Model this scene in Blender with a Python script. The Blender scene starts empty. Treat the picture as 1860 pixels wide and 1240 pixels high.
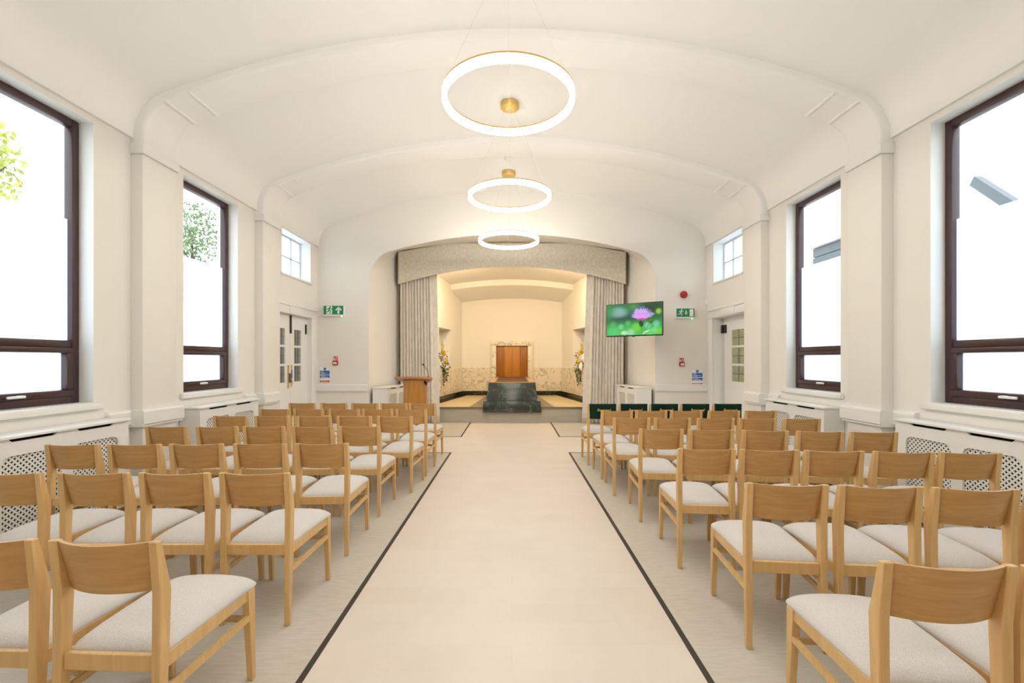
import bpy, math, random
import numpy as np
from mathutils import Vector, Matrix
random.seed(7)
R = math.radians
scene = bpy.context.scene
col = scene.collection

# ------------------------------------------------------------------ camera
CAMZ = 1.5
FPX = 826.7            # focal length in pixels of the 1860 wide frame
cam_d = bpy.data.cameras.new('camera')
cam_d.lens = 16.0; cam_d.sensor_width = 36.0
cam_d.shift_y = 33.0 / 1860.0
cam_d.clip_start = 0.02
cam = bpy.data.objects.new('camera', cam_d); col.objects.link(cam)
cam.location = (0, 0, CAMZ); cam.rotation_euler = (R(90), 0, 0)
scene.camera = cam

# ------------------------------------------------------------------ world, light, exposure
SKY = 2.15
RING_E = 22.0
w = bpy.data.worlds.new('overcast_sky'); scene.world = w; w.use_nodes = True
bg = w.node_tree.nodes['Background']
bg.inputs[0].default_value = (0.86, 0.94, 1.0, 1); bg.inputs[1].default_value = SKY
vs = scene.view_settings
vs.view_transform = 'Standard'; vs.look = 'None'; vs.gamma = 1.0; vs.use_curve_mapping = False
vs.exposure = 0.87
scene.cycles.use_denoising = True
scene.cycles.use_adaptive_sampling = True; scene.cycles.adaptive_threshold = 0.05
scene.cycles.max_bounces = 7; scene.cycles.diffuse_bounces = 5; scene.cycles.glossy_bounces = 3
scene.cycles.transparent_max_bounces = 12
scene.cycles.caustics_reflective = False; scene.cycles.caustics_refractive = False

def area(name, loc, rot, sx, sy, power, color=(1, 1, 1), portal=False):
    d = bpy.data.lights.new(name, 'AREA'); d.shape = 'RECTANGLE'; d.size = sx; d.size_y = sy
    d.energy = power; d.color = color
    if portal: d.cycles.is_portal = True
    o = bpy.data.objects.new(name, d); col.objects.link(o); o.location = loc; o.rotation_euler = rot
    return o

# ------------------------------------------------------------------ materials
def mat(name):
    m = bpy.data.materials.new(name); m.use_nodes = True
    nt = m.node_tree; b = nt.nodes['Principled BSDF']
    return m, nt, b
def N(nt, t, **k):
    n = nt.nodes.new(t)
    for a, v in k.items(): setattr(n, a, v)
    return n
def plain(name, c, rough=0.6, metal=0.0, spec=0.5, bump=0.0, bscale=200.0, var=0.0):
    m, nt, b = mat(name)
    b.inputs['Base Color'].default_value = (*c, 1); b.inputs['Roughness'].default_value = rough
    b.inputs['Metallic'].default_value = metal; b.inputs['Specular IOR Level'].default_value = spec
    if bump or var:
        tc = N(nt, 'ShaderNodeTexCoord'); no = N(nt, 'ShaderNodeTexNoise')
        no.inputs['Scale'].default_value = bscale; no.inputs['Detail'].default_value = 3
        nt.links.new(tc.outputs['Object'], no.inputs['Vector'])
        if bump:
            bp = N(nt, 'ShaderNodeBump'); bp.inputs['Strength'].default_value = bump; bp.inputs['Distance'].default_value = 0.01
            nt.links.new(no.outputs['Fac'], bp.inputs['Height']); nt.links.new(bp.outputs['Normal'], b.inputs['Normal'])
        if var:
            cr = N(nt, 'ShaderNodeValToRGB')
            cr.color_ramp.elements[0].position = 0.3; cr.color_ramp.elements[1].position = 0.7
            cr.color_ramp.elements[0].color = (*[x * (1 - var) for x in c], 1)
            cr.color_ramp.elements[1].color = (*[min(1, x * (1 + var)) for x in c], 1)
            nt.links.new(no.outputs['Fac'], cr.inputs['Fac']); nt.links.new(cr.outputs['Color'], b.inputs['Base Color'])
    return m
def wood(name, c1, c2, scale=(3, 3, 40), rough=0.4):
    m, nt, b = mat(name)
    tc = N(nt, 'ShaderNodeTexCoord'); mp = N(nt, 'ShaderNodeMapping'); mp.inputs['Scale'].default_value = scale
    no = N(nt, 'ShaderNodeTexNoise'); no.inputs['Scale'].default_value = 1.6; no.inputs['Detail'].default_value = 6; no.inputs['Roughness'].default_value = 0.6
    no.inputs['Distortion'].default_value = 0.6
    cr = N(nt, 'ShaderNodeValToRGB'); cr.color_ramp.elements[0].position = 0.32; cr.color_ramp.elements[1].position = 0.68
    cr.color_ramp.elements[0].color = (*c1, 1); cr.color_ramp.elements[1].color = (*c2, 1)
    oi = N(nt, 'ShaderNodeObjectInfo'); ad = N(nt, 'ShaderNodeVectorMath', operation='ADD')
    nt.links.new(tc.outputs['Object'], ad.inputs[0]); nt.links.new(oi.outputs['Random'], ad.inputs[1])
    nt.links.new(ad.outputs[0], mp.inputs['Vector']); nt.links.new(mp.outputs[0], no.inputs['Vector'])
    nt.links.new(no.outputs['Fac'], cr.inputs['Fac']); nt.links.new(cr.outputs['Color'], b.inputs['Base Color'])
    b.inputs['Roughness'].default_value = rough; b.inputs['Specular IOR Level'].default_value = 0.4
    return m
def marble(name, base, vein, scale=2.2, rough=0.2, width=0.05, tint=None):
    m, nt, b = mat(name)
    tc = N(nt, 'ShaderNodeTexCoord'); oi = N(nt, 'ShaderNodeObjectInfo'); ad = N(nt, 'ShaderNodeVectorMath', operation='ADD')
    no = N(nt, 'ShaderNodeTexNoise'); no.inputs['Scale'].default_value = scale; no.inputs['Detail'].default_value = 8
    no.inputs['Roughness'].default_value = 0.62; no.inputs['Distortion'].default_value = 1.2
    nt.links.new(tc.outputs['Object'], ad.inputs[0]); nt.links.new(oi.outputs['Random'], ad.inputs[1]); nt.links.new(ad.outputs[0], no.inputs['Vector'])
    s = N(nt, 'ShaderNodeMath', operation='SUBTRACT'); s.inputs[1].default_value = 0.5
    a = N(nt, 'ShaderNodeMath', operation='ABSOLUTE')
    cr = N(nt, 'ShaderNodeValToRGB'); cr.color_ramp.elements[0].position = 0.0; cr.color_ramp.elements[1].position = width
    cr.color_ramp.elements[0].color = (*vein, 1); cr.color_ramp.elements[1].color = (*base, 1)
    if tint:
        e = cr.color_ramp.elements.new(0.2); e.color = (*tint, 1)
    nt.links.new(no.outputs['Fac'], s.inputs[0]); nt.links.new(s.outputs[0], a.inputs[0]); nt.links.new(a.outputs[0], cr.inputs['Fac'])
    nt.links.new(cr.outputs['Color'], b.inputs['Base Color']); b.inputs['Roughness'].default_value = rough
    return m
def fabric(name, c1, c2, scale=260, rough=0.95, stretch=(1, 1, 1), bump=0.35, lo=0.35, hi=0.65):
    m, nt, b = mat(name)
    tc = N(nt, 'ShaderNodeTexCoord'); mp = N(nt, 'ShaderNodeMapping'); mp.inputs['Scale'].default_value = stretch
    no = N(nt, 'ShaderNodeTexNoise'); no.inputs['Scale'].default_value = scale; no.inputs['Detail'].default_value = 4
    cr = N(nt, 'ShaderNodeValToRGB'); cr.color_ramp.elements[0].position = lo; cr.color_ramp.elements[1].position = hi
    cr.color_ramp.elements[0].color = (*c1, 1); cr.color_ramp.elements[1].color = (*c2, 1)
    bp = N(nt, 'ShaderNodeBump'); bp.inputs['Strength'].default_value = bump; bp.inputs['Distance'].default_value = 0.004
    nt.links.new(tc.outputs['Object'], mp.inputs['Vector']); nt.links.new(mp.outputs[0], no.inputs['Vector'])
    nt.links.new(no.outputs['Fac'], cr.inputs['Fac']); nt.links.new(cr.outputs['Color'], b.inputs['Base Color'])
    nt.links.new(no.outputs['Fac'], bp.inputs['Height']); nt.links.new(bp.outputs['Normal'], b.inputs['Normal'])
    b.inputs['Roughness'].default_value = rough; b.inputs['Specular IOR Level'].default_value = 0.2
    b.inputs['Sheen Weight'].default_value = 0.15
    return m
def emit(name, c, s):
    m = bpy.data.materials.new(name); m.use_nodes = True; nt = m.node_tree; nt.nodes.clear()
    e = N(nt, 'ShaderNodeEmission'); e.inputs[0].default_value = (*c, 1); e.inputs[1].default_value = s
    o = N(nt, 'ShaderNodeOutputMaterial'); nt.links.new(e.outputs[0], o.inputs[0])
    return m
def glassmix(name, kind):
    m = bpy.data.materials.new(name); m.use_nodes = True; nt = m.node_tree; nt.nodes.clear()
    t = N(nt, 'ShaderNodeBsdfTransparent'); o = N(nt, 'ShaderNodeOutputMaterial'); mx = N(nt, 'ShaderNodeMixShader')
    if kind == 'clear':
        g = N(nt, 'ShaderNodeBsdfGlossy'); g.inputs['Roughness'].default_value = 0.02; mx.inputs[0].default_value = 0.06
        t.inputs[0].default_value = (0.96, 0.98, 0.98, 1)
    else:
        g = N(nt, 'ShaderNodeBsdfTranslucent'); g.inputs[0].default_value = (0.92, 0.97, 1.0, 1); mx.inputs[0].default_value = 0.62
        t.inputs[0].default_value = (0.93, 0.97, 1.0, 1)
    nt.links.new(t.outputs[0], mx.inputs[1]); nt.links.new(g.outputs[0], mx.inputs[2]); nt.links.new(mx.outputs[0], o.inputs[0])
    return m

M = {}
M['ceil'] = plain('ceiling_plaster', (0.86, 0.855, 0.84), 0.9, spec=0.1)
M['white'] = plain('white_paint', (0.86, 0.86, 0.845), 0.45, spec=0.35)
M['wall'] = plain('cream_wall_paint', (0.83, 0.81, 0.77), 0.85, spec=0.15)
M['trimw'] = plain('white_gloss', (0.84, 0.84, 0.83), 0.3)
M['dark'] = plain('dark_void', (0.01, 0.01, 0.01), 0.9)
M['black'] = plain('black_plastic', (0.015, 0.015, 0.017), 0.4)
M['upvc'] = plain('brown_upvc', (0.055, 0.026, 0.026), 0.3, var=0.1, bscale=8)
M['oak'] = wood('oak', (0.60, 0.375, 0.15), (0.71, 0.465, 0.205), (22, 22, 2.2), 0.38)
M['oakp'] = wood('oak_veneer', (0.47, 0.262, 0.09), (0.57, 0.333, 0.125), (1.6, 14, 26), 0.36)
M['seat'] = fabric('seat_fabric', (0.55, 0.53, 0.515), (0.74, 0.72, 0.705), 230, stretch=(1, 3.2, 3.2))
M['lect'] = wood('lectern_wood', (0.40, 0.17, 0.03), (0.50, 0.23, 0.05), (12, 12, 1.5), 0.35)
M['lectop'] = wood('lectern_top_wood', (0.42, 0.20, 0.09), (0.52, 0.27, 0.13), (2, 12, 12), 0.3)
M['door'] = wood('catafalque_door_wood', (0.46, 0.185, 0.02), (0.56, 0.245, 0.032), (14, 14, 1.2), 0.35)
M['doorshade'] = wood('catafalque_door_shaded_wood', (0.30, 0.115, 0.012), (0.38, 0.155, 0.02), (14, 14, 1.2), 0.35)  # same doors, outer panels: their shading is put into a darker wood colour
M['marble'] = marble('cream_marble', (0.82, 0.76, 0.64), (0.43, 0.385, 0.32), 2.6, 0.22, 0.035, (0.74, 0.66, 0.53))
M['green'] = marble('green_marble', (0.042, 0.055, 0.045), (0.26, 0.30, 0.26), 1.7, 0.2, 0.006, (0.028, 0.040, 0.032))
M['blackmarble'] = marble('black_marble', (0.016, 0.018, 0.013), (0.16, 0.17, 0.11), 2.5, 0.15, 0.012)
M['stone'] = plain('sanctuary_stone', (0.66, 0.55, 0.33), 0.3, var=0.06, bscale=3)
M['stoned'] = plain('sanctuary_brown_border', (0.20, 0.15, 0.09), 0.3, var=0.15, bscale=4)
M['curtain'] = fabric('curtain_fabric', (0.72, 0.67, 0.60), (0.80, 0.755, 0.69), 14, stretch=(1, 1, .5), bump=0.1)
M['pelmet'] = fabric('pelmet_fabric', (0.64, 0.59, 0.50), (0.74, 0.69, 0.60), 16, bump=0.1)
M['brass'] = plain('brass', (0.72, 0.48, 0.16), 0.3, metal=1.0)
M['brassm'] = plain('brushed_brass', (0.72, 0.50, 0.18), 0.45, metal=0.85)
M['chrome'] = plain('chrome', (0.75, 0.75, 0.75), 0.2, metal=1.0)
M['cable'] = plain('steel_cable', (0.55, 0.53, 0.48), 0.5)
M['copper'] = plain('copper_rail', (0.52, 0.30, 0.17), 0.35, metal=0.3)
M['roller'] = plain('dark_roller', (0.10, 0.05, 0.02), 0.35)
M['ring'] = emit('ring_diffuser', (1.0, 0.905, 0.77), RING_E)
M['velvet'] = fabric('green_velvet', (0.002, 0.020, 0.013), (0.004, 0.032, 0.022), 180, bump=0.1)
M['gold'] = plain('gold_thread', (0.85, 0.55, 0.08), 0.45)
M['sgreen'] = plain('sign_green', (0.0, 0.27, 0.12), 0.4)
M['swhite'] = plain('sign_white', (0.85, 0.87, 0.86), 0.4)
M['red'] = plain('alarm_red', (0.42, 0.012, 0.012), 0.3)
M['redl'] = plain('sign_red', (0.62, 0.03, 0.02), 0.4)
M['blue'] = plain('sign_blue', (0.01, 0.12, 0.48), 0.4)
M['led'] = emit('green_led', (0.25, 1.0, 0.3), 6.0)
M['frost'] = glassmix('frosted_glass', 'frost')
M['clear'] = glassmix('clear_glass', 'clear')
M['lead'] = plain('lead_bar', (0.10, 0.105, 0.11), 0.5)
M['muntin'] = plain('grey_white_muntin', (0.55, 0.58, 0.62), 0.5)
M['dglass'] = plain('dim_door_glass', (0.25, 0.245, 0.22), 0.12, var=0.15, bscale=6)
M['oglass'] = plain('olive_door_glass', (0.40, 0.41, 0.25), 0.15, var=0.12, bscale=6)
M['leaf'] = plain('leaf_green', (0.05, 0.10, 0.03), 0.6, var=0.5, bscale=9)
M['leaft'] = plain('tree_leaf_green', (0.16, 0.24, 0.10), 0.7, var=0.4, bscale=2)
M['leafy'] = plain('tree_leaf_yellow_green', (0.46, 0.50, 0.10), 0.7, var=0.3, bscale=2)
M['bark'] = plain('bark', (0.10, 0.07, 0.05), 0.9)
M['petal'] = plain('white_petal', (0.90, 0.87, 0.78), 0.7)
M['spray'] = plain('pale_yellow_green_buds', (0.50, 0.46, 0.12), 0.7, var=0.3, bscale=60)
M['petaly'] = plain('ochre_petal', (0.62, 0.42, 0.04), 0.7, var=0.3, bscale=40)
M['render'] = plain('white_render', (0.80, 0.80, 0.80), 0.9)
M['fascia'] = plain('grey_fascia', (0.13, 0.15, 0.17), 0.6)
M['paving'] = plain('pale_paving', (0.55, 0.54, 0.52), 0.9, var=0.05, bscale=1)

def floor_mat(name, c1, c2, rough, stretch, planks=None, scale=3.0):
    m, nt, b = mat(name)
    tc = N(nt, 'ShaderNodeTexCoord'); mp = N(nt, 'ShaderNodeMapping'); mp.inputs['Scale'].default_value = stretch
    no = N(nt, 'ShaderNodeTexNoise'); no.inputs['Scale'].default_value = scale; no.inputs['Detail'].default_value = 8; no.inputs['Roughness'].default_value = 0.65
    cr = N(nt, 'ShaderNodeValToRGB'); cr.color_ramp.elements[0].position = 0.3; cr.color_ramp.elements[1].position = 0.7
    cr.color_ramp.elements[0].color = (*c1, 1); cr.color_ramp.elements[1].color = (*c2, 1)
    nt.links.new(tc.outputs['Object'], mp.inputs['Vector']); nt.links.new(mp.outputs[0], no.inputs['Vector'])
    nt.links.new(no.outputs['Fac'], cr.inputs['Fac'])
    out = cr.outputs['Color']
    if planks:
        br = N(nt, 'ShaderNodeTexBrick'); br.inputs['Scale'].default_value = 1.0
        br.inputs['Brick Width'].default_value = planks[0]; br.inputs['Row Height'].default_value = planks[1]
        br.inputs['Mortar Size'].default_value = 0.0015
        br.inputs['Color1'].default_value = (1, 1, 1, 1); br.inputs['Color2'].default_value = (0.975, 0.965, 0.955, 1); br.inputs['Mortar'].default_value = (0.95, 0.94, 0.93, 1)
        nt.links.new(tc.outputs['Object'], br.inputs['Vector'])
        mx = N(nt, 'ShaderNodeMix', data_type='RGBA', blend_type='MULTIPLY'); mx.inputs['Factor'].default_value = 1.0
        nt.links.new(out, mx.inputs[6]); nt.links.new(br.outputs['Color'], mx.inputs[7]); out = mx.outputs[2]
    nt.links.new(out, b.inputs['Base Color']); b.inputs['Roughness'].default_value = rough
    b.inputs['Specular IOR Level'].default_value = 0.35
    return m
M['aisle'] = floor_mat('cream_vinyl', (0.705, 0.635, 0.57), (0.76, 0.69, 0.63), 0.42, (1, 1, 1), (1.2, 0.2), 1.6)
M['sidefl'] = floor_mat('grey_beige_vinyl', (0.52, 0.485, 0.425), (0.63, 0.595, 0.53), 0.42, (1, 7, 1), None, 9.0)
M['linefl'] = plain('dark_inlay', (0.04, 0.032, 0.028), 0.5)
M['riser'] = floor_mat('grey_riser_vinyl', (0.42, 0.38, 0.32), (0.52, 0.48, 0.41), 0.5, (1, 1, 14), None, 4.0)

# ------------------------------------------------------------------ mesh helpers
class MB:
    def __init__(self, xf=None):
        self.v = []; self.f = []; self.mi = []; self.xf = xf
    def add(self, vs, fs, mi=0):
        n = len(self.v)
        for p in vs:
            p = Vector(p)
            if self.xf: p = self.xf(p)
            self.v.append(tuple(p))
        for f in fs: self.f.append(tuple(i + n for i in f)); self.mi.append(mi)
        return self
    def box(self, x0, x1, y0, y1, z0, z1, mi=0):
        return self.add([(x0,y0,z0),(x1,y0,z0),(x1,y1,z0),(x0,y1,z0),(x0,y0,z1),(x1,y0,z1),(x1,y1,z1),(x0,y1,z1)],
            [(3,2,1,0),(4,5,6,7),(0,1,5,4),(1,2,6,5),(2,3,7,6),(3,0,4,7)], mi)
    def hexa(self, bottom, top, mi=0):   # two quads
        return self.add(list(bottom) + list(top), [(3,2,1,0),(4,5,6,7),(0,1,5,4),(1,2,6,5),(2,3,7,6),(3,0,4,7)], mi)
    def prism(self, poly, axis, a, b, mi=0):
        def P(u, v, t):
            return {'x': (t, u, v), 'y': (u, t, v), 'z': (u, v, t)}[axis]
        n = len(poly)
        vs = [P(u, v, a) for u, v in poly] + [P(u, v, b) for u, v in poly]
        fs = [tuple(range(n))[::-1], tuple(range(n, 2 * n))] + [(i, (i + 1) % n, n + (i + 1) % n, n + i) for i in range(n)]
        return self.add(vs, fs, mi)
    def tube(self, pts, r, seg=8, caps=True, mi=0):
        pts = [Vector(p) for p in pts]; rr = r if isinstance(r, (list, tuple)) else [r] * len(pts)
        vs = []; fs = []
        up = None
        for i, p in enumerate(pts):
            d = (pts[min(i + 1, len(pts) - 1)] - pts[max(i - 1, 0)]).normalized()
            if up is None: up = Vector((0, 0, 1)) if abs(d.z) < 0.9 else Vector((1, 0, 0))
            a = d.cross(up).normalized(); b2 = a.cross(d).normalized()
            for k in range(seg):
                t = 2 * math.pi * k / seg
                vs.append(p + rr[i] * (math.cos(t) * a + math.sin(t) * b2))
        for i in range(len(pts) - 1):
            for k in range(seg):
                fs.append((i*seg+k, i*seg+(k+1)%seg, (i+1)*seg+(k+1)%seg, (i+1)*seg+k))
        if caps:
            fs.append(tuple(range(seg))[::-1]); fs.append(tuple(range((len(pts)-1)*seg, len(pts)*seg)))
        return self.add(vs, fs, mi)
    def lathe(self, prof, c=(0, 0, 0), seg=24, closed=False, mi=0):
        vs = []; fs = []; n = len(prof)
        for k in range(seg):
            t = 2 * math.pi * k / seg
            for r, z in prof: vs.append((c[0] + r * math.cos(t), c[1] + r * math.sin(t), c[2] + z))
        m = n if closed else n - 1
        for k in range(seg):
            for i in range(m):
                j = (i + 1) % n
                fs.append((k*n+i, ((k+1)%seg)*n+i, ((k+1)%seg)*n+j, k*n+j))
        if not closed:
            fs.append(tuple(k * n for k in range(seg))[::-1]); fs.append(tuple(k * n + n - 1 for k in range(seg)))
        return self.add(vs, fs, mi)
    def ball(self, c, r, seg=10, rings=6, sq=(1, 1, 1), mi=0):
        vs = []; fs = []
        for i in range(rings + 1):
            ph = math.pi * i / rings
            for k in range(seg):
                t = 2 * math.pi * k / seg
                vs.append((c[0]+r*sq[0]*math.sin(ph)*math.cos(t), c[1]+r*sq[1]*math.sin(ph)*math.sin(t), c[2]+r*sq[2]*math.cos(ph)))
        for i in range(rings):
            for k in range(seg): fs.append((i*seg+k, (i+1)*seg+k, (i+1)*seg+(k+1)%seg, i*seg+(k+1)%seg))
        return self.add(vs, fs, mi)
    def grid(self, fn, nu, nv, mi=0):
        vs = [fn(i / nu, j / nv) for i in range(nu + 1) for j in range(nv + 1)]
        fs = [(i*(nv+1)+j, (i+1)*(nv+1)+j, (i+1)*(nv+1)+j+1, i*(nv+1)+j+1) for i in range(nu) for j in range(nv)]
        return self.add(vs, fs, mi)
    def build(self, name, mats, parent=None, smooth=False, bevel=0.0, bseg=2, loc=None, angle=40):
        me = bpy.data.meshes.new(name); me.from_pydata(self.v, [], self.f)
        if not isinstance(mats, (list, tuple)): mats = [mats]
        for m in mats: me.materials.append(m)
        if len(mats) > 1: me.polygons.foreach_set('material_index', self.mi)
        me.validate(); me.update()
        import bmesh
        bm = bmesh.new(); bm.from_mesh(me); bmesh.ops.recalc_face_normals(bm, faces=bm.faces)
        if bevel:
            es = [e for e in bm.edges if len(e.link_faces) == 2 and e.calc_face_angle(0) > R(35)]
            bmesh.ops.bevel(bm, geom=es, offset=bevel, segments=bseg, affect='EDGES', profile=0.5, clamp_overlap=True)
        bm.to_mesh(me); bm.free()
        if smooth or bevel:
            me.polygons.foreach_set('use_smooth', [True] * len(me.polygons))
            me.set_sharp_from_angle(angle=R(angle))
        o = bpy.data.objects.new(name, me); col.objects.link(o)
        if parent: o.parent = parent
        if loc: o.location = loc
        return o
def B(*a, mi=0): return MB().box(*a)

def tag(o, label=None, cat=None, group=None, kind=None):
    if label: o['label'] = label
    if cat: o['category'] = cat
    if group: o['group'] = group
    if kind: o['kind'] = kind
    return o
def struct(o, label=None, cat=None):
    o['kind'] = 'structure'
    if label: o['label'] = label
    if cat: o['category'] = cat
    return o
def empty(name, loc=(0, 0, 0), rz=0):
    o = bpy.data.objects.new(name, None); col.objects.link(o); o.location = loc; o.rotation_euler = (0, 0, rz)
    o.empty_display_size = 0.1
    return o
def copy_tree(o, parent=None):
    c = o.copy(); col.objects.link(c)
    if parent: c.parent = parent
    for ch in o.children: copy_tree(ch, c)
    return c
def text_mesh(name, body, size, matl, parent, matrix, shear=0.0, extrude=0.0015):
    cu = bpy.data.curves.new(name + '_font', 'FONT'); cu.body = body; cu.size = size; cu.shear = shear
    cu.extrude = extrude; cu.align_x = 'CENTER'; cu.align_y = 'CENTER'; cu.resolution_u = 3
    t = bpy.data.objects.new('tmp', cu); col.objects.link(t)
    dg = bpy.context.evaluated_depsgraph_get()
    me = bpy.data.meshes.new_from_object(t.evaluated_get(dg))
    bpy.data.objects.remove(t)
    me.materials.clear(); me.materials.append(matl)
    me.transform(matrix)
    o = bpy.data.objects.new(name, me); col.objects.link(o); o.parent = parent
    return o

# ------------------------------------------------------------------ layout numbers
W = 4.0            # side walls' inner face
D3 = 9.35          # far wall with the arch
YB = -3.4          # back wall behind the camera
PIL = [(2.47, 2.97), (4.77, 5.25), (7.08, 7.60)]
PX = 3.87          # pilaster face
WIN = [(0.95, 2.05), (3.25, 4.35), (5.54, 6.64)]
WZ0, WZ1 = 1.09, 3.76
HWIN = (7.91, 9.04); HZ0, HZ1 = 3.02, 3.795
DOOR = (7.64, 9.04); DZ = 2.32
CORN = 3.82

# ------------------------------------------------------------------ setting: floor
fl = struct(B(-W, W, YB, 10.86, -0.12, 0.0).build('floor', M['aisle']), 'cream vinyl floor with a wide central aisle', 'floor')
LXL, LXR = -0.99, 0.925
def inlay(name, x0, x1, y0, y1, z, m): return B(x0, x1, y0, y1, 0.0, z).build(name, m, fl)
inlay('inlay_panel', -W, LXL, YB, 7.34, 0.002, M['sidefl']); inlay('inlay_panel', LXR, W, YB, 7.34, 0.002, M['sidefl'])
inlay('inlay_panel', -3.0, LXL, 8.86, 10.86, 0.002, M['sidefl']); inlay('inlay_panel', LXR, 3.0, 8.86, 10.86, 0.002, M['sidefl'])
LW = 0.03
for (x0, x1, y0, y1) in ((LXL-LW/2, LXL+LW/2, YB, 7.34), (LXR-LW/2, LXR+LW/2, YB, 7.34), (-W, LXL+LW/2, 7.325, 7.355), (LXR-LW/2, W, 7.325, 7.355),
                         (LXL-LW/2, LXL+LW/2, 8.86, 10.86), (LXR-LW/2, LXR+LW/2, 8.86, 10.86), (-3.0, LXL+LW/2, 8.845, 8.875), (LXR-LW/2, 3.0, 8.845, 8.875)):
    inlay('inlay_strip', x0, x1, y0, y1, 0.0035, M['linefl'])

# ------------------------------------------------------------------ setting: side walls with openings
def wall_holes(s, yr, zr, holes, t=0.3, xf=None, x0=None):
    """wall slab, inner face at s*W; faces of openings get material 1"""
    ys = sorted({yr[0], yr[1], *[h[0] for h in holes], *[h[1] for h in holes]})
    zs = sorted({zr[0], zr[1], *[h[2] for h in holes], *[h[3] for h in holes]})
    xi = s * W if x0 is None else x0; xo = xi + s * t
    def solid(i, j):
        if i < 0 or j < 0 or i >= len(ys) - 1 or j >= len(zs) - 1: return None
        y = (ys[i] + ys[i+1]) / 2; z = (zs[j] + zs[j+1]) / 2
        return not any(h[0] < y < h[1] and h[2] < z < h[3] for h in holes)
    mb = MB(xf)
    for i in range(len(ys) - 1):
        for j in range(len(zs) - 1):
            if not solid(i, j): continue
            a, b, c, d = ys[i], ys[i+1], zs[j], zs[j+1]
            mb.add([(xi,a,c),(xi,b,c),(xi,b,d),(xi,a,d)], [(0,1,2,3)]); mb.add([(xo,a,c),(xo,b,c),(xo,b,d),(xo,a,d)], [(0,1,2,3)])
            for (di, dj, q) in ((-1,0,((a,c),(a,d))), (1,0,((b,c),(b,d))), (0,-1,((a,c),(b,c))), (0,1,((a,d),(b,d)))):
                n = solid(i+di, j+dj)
                if n: continue
                (p, q2) = q
                mb.add([(xi,*p),(xi,*q2),(xo,*q2),(xo,*p)], [(0,1,2,3)], 1 if n is False else 0)
    return mb
walls = {}
for s, side in ((-1, 'left'), (1, 'right')):
    holes = [(a, b, WZ0, WZ1) for a, b in WIN] + [(HWIN[0], HWIN[1], HZ0, HZ1), (DOOR[0], DOOR[1], 0.0, DZ)]
    wl = struct(wall_holes(s, (YB, D3), (0.0, 5.3), holes).build('wall_' + side, [M['wall'], M['white']]),
                'cream plastered %s side wall with tall windows' % side, 'wall')
    walls[s] = wl
    for (a, b) in PIL:
        B(*sorted((s*PX, s*(W+0.02))), a, b, 0.0, 3.66).build('pilaster', M['wall'], wl, bevel=0.012)
        cp = B(*sorted((s*(PX-0.022), s*(W+0.02))), a-0.02, b+0.02, 3.66, 3.765).build('capital', M['ceil'], wl, bevel=0.006)
    # dado rail in the stretches between radiator covers
    segs = [(YB, 0.65), (2.22, 3.20), (4.47, 5.44), (6.76, DOOR[0]-0.14)]
    n = 0
    tr = empty('trim_dado_' + side); struct(tr, 'white moulded dado rail along the %s wall' % side, 'trim')
    for (a, b) in segs:
        prof = [(W+0.01, 0.80), (W-0.035, 0.80), (W-0.035, 0.815), (W-0.055, 0.83), (W-0.055, 0.955), (W-0.04, 0.975), (W+0.01, 0.985)]
        MB().prism([(s*x, z) for x, z in prof], 'y', a, b).build('rail', M['trimw'], tr)
        for (pa, pb) in PIL:
            lo, hi = max(a, pa), min(b, pb)
            if hi > lo:
                prof2 = [(x - (W-PX) if x < W else x, z) for x, z in prof]
                MB().prism([(s*x, z) for x, z in prof2], 'y', pa-0.05, min(pb+0.05, b)).build('rail', M['trimw'], tr)
    bb = empty('baseboard_' + side); struct(bb, 'white skirting board at the foot of the %s wall' % side, 'baseboard')
    for (a, b) in ((YB, DOOR[0]-0.14),):
        MB().prism([(s*W, 0.003), (s*(W-0.02), 0.003), (s*(W-0.02), 0.14), (s*(W-0.008), 0.165), (s*W, 0.165)], 'y', a, b).build('board', M['trimw'], bb)
wb = struct(B(-W-0.3, W+0.3, YB-0.3, YB, 0, 5.3).build('wall_back', M['wall']), 'plain cream wall behind the viewer', 'wall')

# ------------------------------------------------------------------ setting: vaulted ceiling and ribs
def vault(za, xs, r, Rb=10.3, zlow=None, n=28, nc=8):
    """half profile from (xs, zlow) up to the apex, as list of (x,z,nx,nz), outward normal"""
    cz = za - Rb; xc = xs - r; zc = cz + math.sqrt((Rb - r)**2 - xc**2)
    th = math.atan2(zc - cz, xc)
    out = []
    if zlow is not None and zlow < zc - 0.01: out.append((xs, zlow, 1, 0))
    for i in range(nc + 1):
        t = th * i / nc
        out.append((xc + r*math.cos(t), zc + r*math.sin(t), math.cos(t), math.sin(t)))
    for i in range(1, n + 1):
        t = th + (math.pi/2 - th) * i / n
        out.append((Rb*math.cos(t), cz + Rb*math.sin(t), math.cos(t), math.sin(t)))
    return out
def full(h):
    return h + [(-x, z, -nx, nz) for x, z, nx, nz in h[-2::-1]]
cp_ = vault(4.97, W-0.035, 0.45, zlow=CORN)
prof = full(cp_)
pts = [(W+0.02, CORN)] + [(x, z) for x, z, _, _ in prof] + [(-W-0.02, CORN)]
mb = MB(); n = len(pts)
mb.add([(x, YB, z) for x, z in pts] + [(x, D3+0.02, z) for x, z in pts], [(i, i+1, n+i+1, n+i) for i in range(n-1)])
ceil = struct(mb.build('ceiling', M['ceil'], smooth=True, angle=30), 'white barrel vaulted plaster ceiling', 'ceiling')
def rib_path(): return full(vault(4.875, PX-0.005, 0.36, zlow=3.76))
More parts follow.
